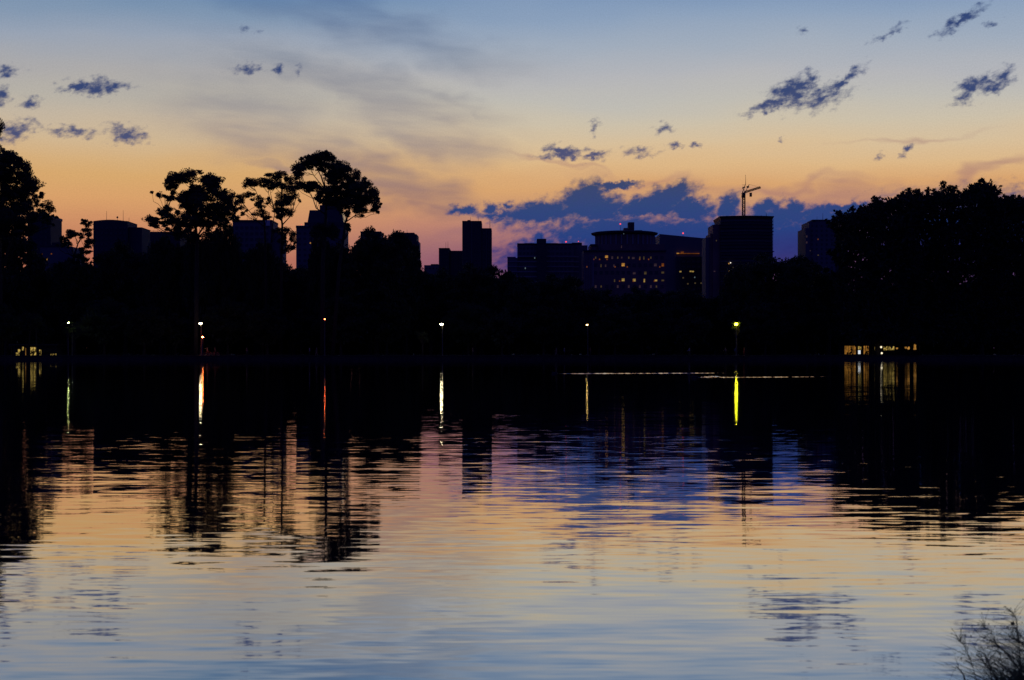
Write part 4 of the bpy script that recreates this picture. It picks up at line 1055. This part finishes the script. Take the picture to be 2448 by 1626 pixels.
kiosk('left_kiosk', 'lit kiosk with yellow windows behind trunks at the left end of the shore', 30, 134, 826, 330,
      [(36, 45, 843, 852, 'kiosk_yellow'), (41, 47, 835, 842, 'kiosk_yellow'), (51, 55.5, 829, 838, 'kiosk_yellow'), (59, 62, 832, 850, 'win_warm'), (71, 86, 830, 852, 'kiosk_yellow'), (92, 97.5, 836, 852, 'kiosk_yellow'), (119, 128, 846, 851, 'kiosk_yellow'), (141 - 10, 133, 845, 850, 'kiosk_yellow')])


def shrub(label, px, top, half, D, dens=1.0):
    s = D / FP; root = thing('shrub', label, 'shrub', (X(px, D), D, BANK), 'shrubs in front of the lit kiosks')
    h = Z(top, D) - BANK; w = half * s; allp = []; tr = MB()
    for k in range(8):
        c = (rnd.uniform(-.7, .7) * w, rnd.uniform(-.5, .5) * w, h * rnd.uniform(.35, .85)); limb(tr, (0, 0, -.1), c, .04, .015)
        allp.append(lobe_points(c, (w * .45, w * .45, h * .22), int(90 * dens), .8))
    tr.build('stem', M['bark'], root); p = np.concatenate(allp)
    link('foliage', leaf_mesh('foliage', p, rng.uniform(.12, .28, len(p)), .7), M['leaf'], root)
shrub('shrub breaking up the widest window of the left lit kiosk', 79, 836, 8, 326, .5)
shrub('low shrub in front of the amber windows of the pavilion', 2030, 841, 7, 323, .6)
shrub('low shrub before the right amber window of the pavilion', 2072, 839, 6, 323, .6)
shrub('shrub just right of the widest window of the left lit kiosk', 92, 843, 5, 325, .6)
shrub('shrub at the left end of the left lit kiosk', 50, 842, 7, 324, .8)
shrub('shrub at the right end of the left lit kiosk', 112, 838, 13, 325, 1.2)
shrub('shrub in front of the long low kiosk near the globe lights', 2122, 836, 9, 324, .8)
shrub('shrub in front of the middle windows of the long low kiosk', 2142, 832, 10, 325, .9)
shrub('shrub in front of the right end windows of the long low kiosk', 2170, 833, 12, 324, 1.0)
for (px, D, lean, lb) in ((66, 320, .5, 'leaning bare trunk in front of the left lit kiosk'), (89, 321, -.3, 'upright trunk between the two brightest openings of the left kiosk'), (2049, 321, .1, 'slim trunk in front of the pavilion beside its white screen'), (2061.5, 322, -.15, 'slim trunk in front of the pavilion right of its white screen')):
    root = thing('slim_tree', lb, 'tree', (X(px, D), D, BANK), 'slim trees before the lit kiosks')
    mb = MB(); mb.tube([(0, 0, -.3), (lean * .4, 0, 2), (lean, .1, 5), (lean * 1.3, .2, 7.5)], [.2, .16, .12, .05], 8)
    allp = []
    for k in range(9):
        c = (lean * 1.2 + rnd.uniform(-1.3, 1.3), rnd.uniform(-1, 1), rnd.uniform(5.5, 8.5)); limb(mb, (lean, .1, 5), c, .05, .02); allp.append(lobe_points(c, (.8, .8, .6), 200, .7))
    mb.build('trunk', M['bark'], root, True); p = np.concatenate(allp); link('crown', leaf_mesh('crown', p, rng.uniform(.14, .3, len(p)), .8), M['leaf'], root)

# ------------------------------------------------------------------ people on the shore path
def body_mesh(name, pose):
    """one skinned surface for the whole body"""
    J = dict(pelvis=(0, 0, .93), waist=(0, 0, 1.08), chest=(0, 0, 1.30), neck=(0, 0, 1.47), head=(0.01, 0, 1.58), crown=(0.01, 0, 1.70),
             shl=(0, .17, 1.40), shr=(0, -.17, 1.40), hpl=(0, .09, .90), hpr=(0, -.09, .90))
    st, arm, lean = pose['stride'], pose['arm'], pose.get('lean', 0)
    J['kl'] = (st * .5 + .05, .10, .50); J['fl'] = (st - .02, .10, .08); J['tl'] = (st + .15, .11, .03)
    J['kr'] = (-st * .25 + .05, -.10, .49); J['fr'] = (-st - .05, -.10, .10 + abs(st) * .12); J['tr'] = (-st + .08, -.11, .04)
    J['el'] = (-arm * .6, .24, 1.14); J['wl'] = (-arm * .3 + .1, .25, .92 + abs(arm) * .25); J['er'] = (arm * .6, -.24, 1.14); J['wr'] = (arm + .08, -.25, .93 + abs(arm) * .35)
    for s_, y in (('l', 1), ('r', -1)):
        w = J['w' + s_]; J['h' + s_] = (w[0] + .05, w[1], w[2] - .07)
        for k in range(4): J['f%d%s' % (k, s_)] = (w[0] + .07 + .02 * k, w[1] + y * .01, w[2] - .15 + .012 * k)
        J['th' + s_] = (w[0] + .10, w[1] - y * .02, w[2] - .08)
    E = [('pelvis', 'waist'), ('waist', 'chest'), ('chest', 'neck'), ('neck', 'head'), ('head', 'crown'), ('chest', 'shl'), ('chest', 'shr'), ('shl', 'el'), ('el', 'wl'), ('wl', 'hl'), ('shr', 'er'), ('er', 'wr'), ('wr', 'hr'),
         ('pelvis', 'hpl'), ('pelvis', 'hpr'), ('hpl', 'kl'), ('kl', 'fl'), ('fl', 'tl'), ('hpr', 'kr'), ('kr', 'fr'), ('fr', 'tr'), ('hl', 'thl'), ('hr', 'thr')] + [('h' + s_, 'f%d%s' % (k, s_)) for s_ in 'lr' for k in range(4)]
    Rd = dict(pelvis=.135, waist=.115, chest=.135, neck=.055, head=.095, crown=.075, shl=.062, shr=.062, el=.043, er=.043, wl=.028, wr=.028, hl=.03, hr=.03, hpl=.09, hpr=.09, kl=.058, kr=.058, fl=.04, fr=.04, tl=.03, tr=.03)
    keys = list(J); me = bpy.data.meshes.new(name)
    vs = [(p[0] + lean * max(0, p[2] - .9), p[1], p[2]) for p in (J[k] for k in keys)]
    me.from_pydata(vs, [(keys.index(a), keys.index(b_)) for a, b_ in E], [])
    o = bpy.data.objects.new(name, me); C.objects.link(o)
    o.modifiers.new('skin', 'SKIN'); ss_ = o.modifiers.new('sub', 'SUBSURF'); ss_.levels = ss_.render_levels = 1
    for i, k in enumerate(keys):
        r = Rd.get(k, .009); me.skin_vertices[0].data[i].radius = (r, r); me.skin_vertices[0].data[i].use_root = (k == 'pelvis')
    dg = bpy.context.evaluated_depsgraph_get(); dg.update()
    ev = bpy.data.meshes.new_from_object(o.evaluated_get(dg)); bpy.data.objects.remove(o)
    return ev


def shell(body, zlo, zhi, off, armmax):
    """clothing: the part of the body surface between two heights, pushed outwards"""
    me = body.copy(); 
    import bmesh
    bm = bmesh.new(); bm.from_mesh(me); bm.normal_update()
    for v in bm.verts: v.co = v.co + v.normal * off
    dele = [f for f in bm.faces if not (zlo < f.calc_center_median().z < zhi) or abs(f.calc_center_median().y) > armmax]
    bmesh.ops.delete(bm, geom=dele, context='FACES'); bm.to_mesh(me); bm.free(); me.materials.clear(); return me


poses = [body_mesh('body', dict(stride=.22, arm=.22)), body_mesh('body', dict(stride=.05, arm=.04)), body_mesh('body', dict(stride=.34, arm=.34, lean=.12))]
cl = [(shell(p, .93, 1.46, .018, .235), shell(p, .10, .98, .014, .19)) for p in poses]


def person(label, px, pose, top, bottom, rz, D=312.5, h=1.0, z=BANK):
    root = thing('person', label, 'person', (X(px, D), D, z), 'people on the shore path', rz); root.scale = (h, h, h)
    link('body', poses[pose], M['skin'], root, True)
    s_ = cl[pose][0].copy(); s_.materials.append(M[top]); link('shirt', s_, None, root, True)
    t_ = cl[pose][1].copy(); t_.materials.append(M[bottom]); link('trousers', t_, None, root, True)
    mb = MB(); off = .12 * .7 if pose == 2 else 0
    mb.ell((off - .012, 0, 1.655), (.102, .092, .088), 12, 7); mb.build('hair', M['hair'], root, True)
    mb = MB(); mb.ell((off + .105, 0, 1.60), (.018, .014, .022), 6, 4); mb.build('nose', M['skin'], root)
    return root


W, E_ = math.pi, 0
person('person in a white top and dark trousers walking left alone, mid right shore', 1648, 0, 'white_cloth', 'dark_cloth', W)
person('person in a tan top striding left just left of the yellow lamp', 1735, 2, 'tan_cloth', 'dark_cloth', W)
person('person in a blue top bending forward below the yellow lamp', 1757, 2, 'blue_cloth', 'dark_cloth', E_, 313.4)
person('person in a red top standing just right of the yellow lamp', 1779, 1, 'red_cloth', 'red_cloth', W)
person('person in a tan top walking right of the left post lamp toward the camera side', 590, 0, 'tan_cloth', 'dark_cloth', E_)
person('left of two people in pale tops standing together right of the left lamps', 740, 1, 'white_cloth', 'dark_cloth', W)
person('right of two people standing together, in a tan top, below the red light', 757, 0, 'tan_cloth', 'tan_cloth', W)
person('person in a white top standing left of the small warm post lamp', 1349, 1, 'white_cloth', 'dark_cloth', E_)
person('slim person in a tan top walking well left of the small warm lamp', 1330, 0, 'tan_cloth', 'tan_cloth', W)
person('person in red standing right beside the small warm post lamp', 1411, 1, 'red_cloth', 'dark_cloth', E_, 313)
person('dark figure striding in front of the amber windows of the pavilion', 2036, 2, 'dark_cloth', 'dark_cloth', W, 324)
person('person in white standing beside the middle white lamp post', 1130, 1, 'tan_cloth', 'dark_cloth', E_, 313)


def bike_parts():
    wh = MB()
    n_ = 20; ring = [(.33 * math.cos(2 * math.pi * i / n_), 0, .33 * math.sin(2 * math.pi * i / n_)) for i in range(n_ + 1)]
    wh.tube(ring, .022, 6)
    rim = MB(); rim.tube([(x * .93, 0, z * .93) for x, _, z in ring], .010, 5)
    for i in range(0, n_, 2): rim.tube([(0, 0, 0), (ring[i][0] * .93, 0, ring[i][2] * .93)], .003, 3)
    fr_ = MB()
    for a, b_ in (((-.5, 0, .33), (-.1, 0, .30)), ((-.1, 0, .30), (-.25, 0, .80)), ((-.5, 0, .33), (-.22, 0, .74)), ((-.22, 0, .74), (.32, 0, .78)), ((-.1, 0, .30), (.34, 0, .70)), ((.5, 0, .33), (.30, 0, .92))): fr_.tube([a, b_], .018, 6)
    hb = MB(); hb.tube([(.38, -.28, .98), (.32, -.15, .97), (.30, 0, .95), (.32, .15, .97), (.38, .28, .98)], .013, 6)
    sd = MB(); sd.lathe([(.10, .82), (.12, .85), (.07, .87)], -.26, 0, 10, 1.1, .7)
    return wh.mesh('tyre'), rim.mesh('rim'), fr_.mesh('frame'), hb.mesh('handlebar'), sd.mesh('saddle')
wm_, rm_, fm_, hm_, sm_ = bike_parts()
for (px, D, rz, top, lb, lp) in ((497, 313, 0.0, 'tan_cloth', 'left of two bicycles beside the orange light', 'rider of the left bicycle standing astride by the orange light'), (515, 313.6, .15, 'dark_cloth', 'right of two bicycles beside the orange light', 'rider of the right bicycle standing astride near the orange light')):
    bk = thing('bicycle', lb, 'bicycle', (X(px, D), D, BANK + .01), 'bicycles on the shore path', rz)
    for sx in (-.5, .5):
        w = bpy.data.objects.new('wheel', None); C.objects.link(w); w.parent = bk; w.location = (sx, 0, .345)
        link('tyre', wm_, M['rubber'], w); link('rim', rm_, M['whitep'], w)
    link('frame', fm_, M['red_cloth'], bk); link('handlebar', hm_, M['metal'], bk); link('saddle', sm_, M['rubber'], bk)
    person(lp, px - 1, 1, top, 'dark_cloth', rz, D, 1.0)

# ------------------------------------------------------------------ grass at the near right corner
def blade(v, f, base, tip, w, bend):
    base = np.array(base); tip = np.array(tip); n_ = 6
    side = np.cross(tip - base, (0, 1, .2)); side = side / (np.linalg.norm(side) + 1e-9)
    n0 = len(v)
    for i in range(n_ + 1):
        t = i / n_; p = base + (tip - base) * t + np.array(bend) * math.sin(math.pi * t * .5) * t
        ww = w * (1 - t * .92)
        v.append(tuple(p - side * ww)); v.append(tuple(p + side * ww)); v.append(tuple(p + np.array((0, -ww * .8, 0))))
    for i in range(n_):
        a = n0 + i * 3; b_ = a + 3
        f.append((a, a + 2, b_ + 2, b_)); f.append((a + 2, a + 1, b_ + 1, b_ + 2)); f.append((a + 1, a, b_, b_ + 1))
mb = MB(); rs = random.Random(5)
for i in range(4600):
    bx_ = 2.42 + abs(rs.gauss(0, 1)) * .6; by = rs.uniform(7.0, 8.5)
    if i % 3 == 0: bx_ = rs.uniform(2.3, 4.2)
    hgt = rs.uniform(.07, .27) * (0.45 + 1.0 * ss(2.2, 3.0, bx_)) * (1.35 if rs.random() < .05 else 1)
    L_ = rs.gauss(-.28, .5)
    base = (bx_, by, gz_(bx_, by) - .02)
    blade(mb.v, mb.f, base, (bx_ + L_ * hgt, by + rs.gauss(0, .25) * hgt, base[2] + hgt), rs.uniform(.0012, .0032), (L_ * hgt * .5, 0, -hgt * .18))
o = mb.build('grass', M['grass']); tag(o, 'ragged dark green grass on the near bank at the bottom right corner', 'grass', kind='stuff')
# wiry branched weeds that stand above the grass
def weed(label, pts, r, heads, fine, seed):
    D = 8.1; q = random.Random(seed)
    base = P(pts[0][0], pts[0][1], D); root = thing('weed', label, 'plant', base, 'wiry weeds on the near bank')
    W3 = [Vector((.05, 0, min(-.05, gz_(base[0], D) - base[2] - .04)))] + [Vector(P(a, b_, D + q.uniform(-.05, .05))) - Vector(base) for a, b_ in pts]
    mb = MB(); mb.tube(W3, [r * (1 - .6 * i / (len(W3) - 1)) for i in range(len(W3))], 6); mb.build('stem', M['twig'], root)
    fo = MB()
    for k in range(fine):
        t = 1 + q.uniform(.1, 1) * (len(W3) - 2); i = min(int(t), len(W3) - 2); p = W3[i].lerp(W3[i + 1], t - i)
        L_ = q.uniform(.03, .11); d = Vector((q.gauss(-.6, .7), q.gauss(0, .4), q.gauss(.5, .6))).normalized() * L_
        fo.tube([p, p + d * .5 + Vector((0, 0, .008)), p + d], [.0012, .0009, .0004], 4)
        if heads and q.random() < .5: fo.ell(tuple(p + d), (.0035, .003, .003), 6, 4)
    if heads == 2: fo.ell(tuple(W3[-1]), (.012, .009, .009), 8, 5)
    fo.build('twigs', M['grass'], root)
weed('longest straight weed stem slanting up to the left from the corner grass', [(2435, 1600), (2410, 1565), (2375, 1535), (2345, 1522)], .006, 0, 26, 1)
weed('high weed with a dark seed head leaning over the water at the right edge', [(2450, 1530), (2432, 1508), (2421, 1491)], .0035, 2, 10, 2)
weed('thick weed stem rising at the right edge below the seed head', [(2452, 1545), (2436, 1534), (2412, 1522)], .007, 1, 40, 3)
weed('steep weed stem at the foot of the corner grass', [(2380, 1620), (2368, 1595), (2352, 1560)], .006, 0, 26, 4)
weed('short dark weed stem farthest left on the corner grass', [(2304, 1614), (2296, 1603), (2286, 1592)], .005, 0, 3, 5)
weed('slanting weed stem left of the longest one', [(2366, 1600), (2350, 1580), (2334, 1564)], .004, 1, 24, 6)
weed('thin feathery weed curling above the left side of the corner grass', [(2330, 1610), (2318, 1570), (2302, 1540), (2290, 1528)], .002, 1, 44, 7)
weed('feathery weed in the middle of the corner grass', [(2400, 1610), (2390, 1560), (2370, 1510), (2350, 1498)], .0025, 1, 60, 8)
weed('tall feathery weed at the right edge', [(2440, 1600), (2436, 1530), (2430, 1480), (2418, 1462)], .0025, 1, 60, 9)
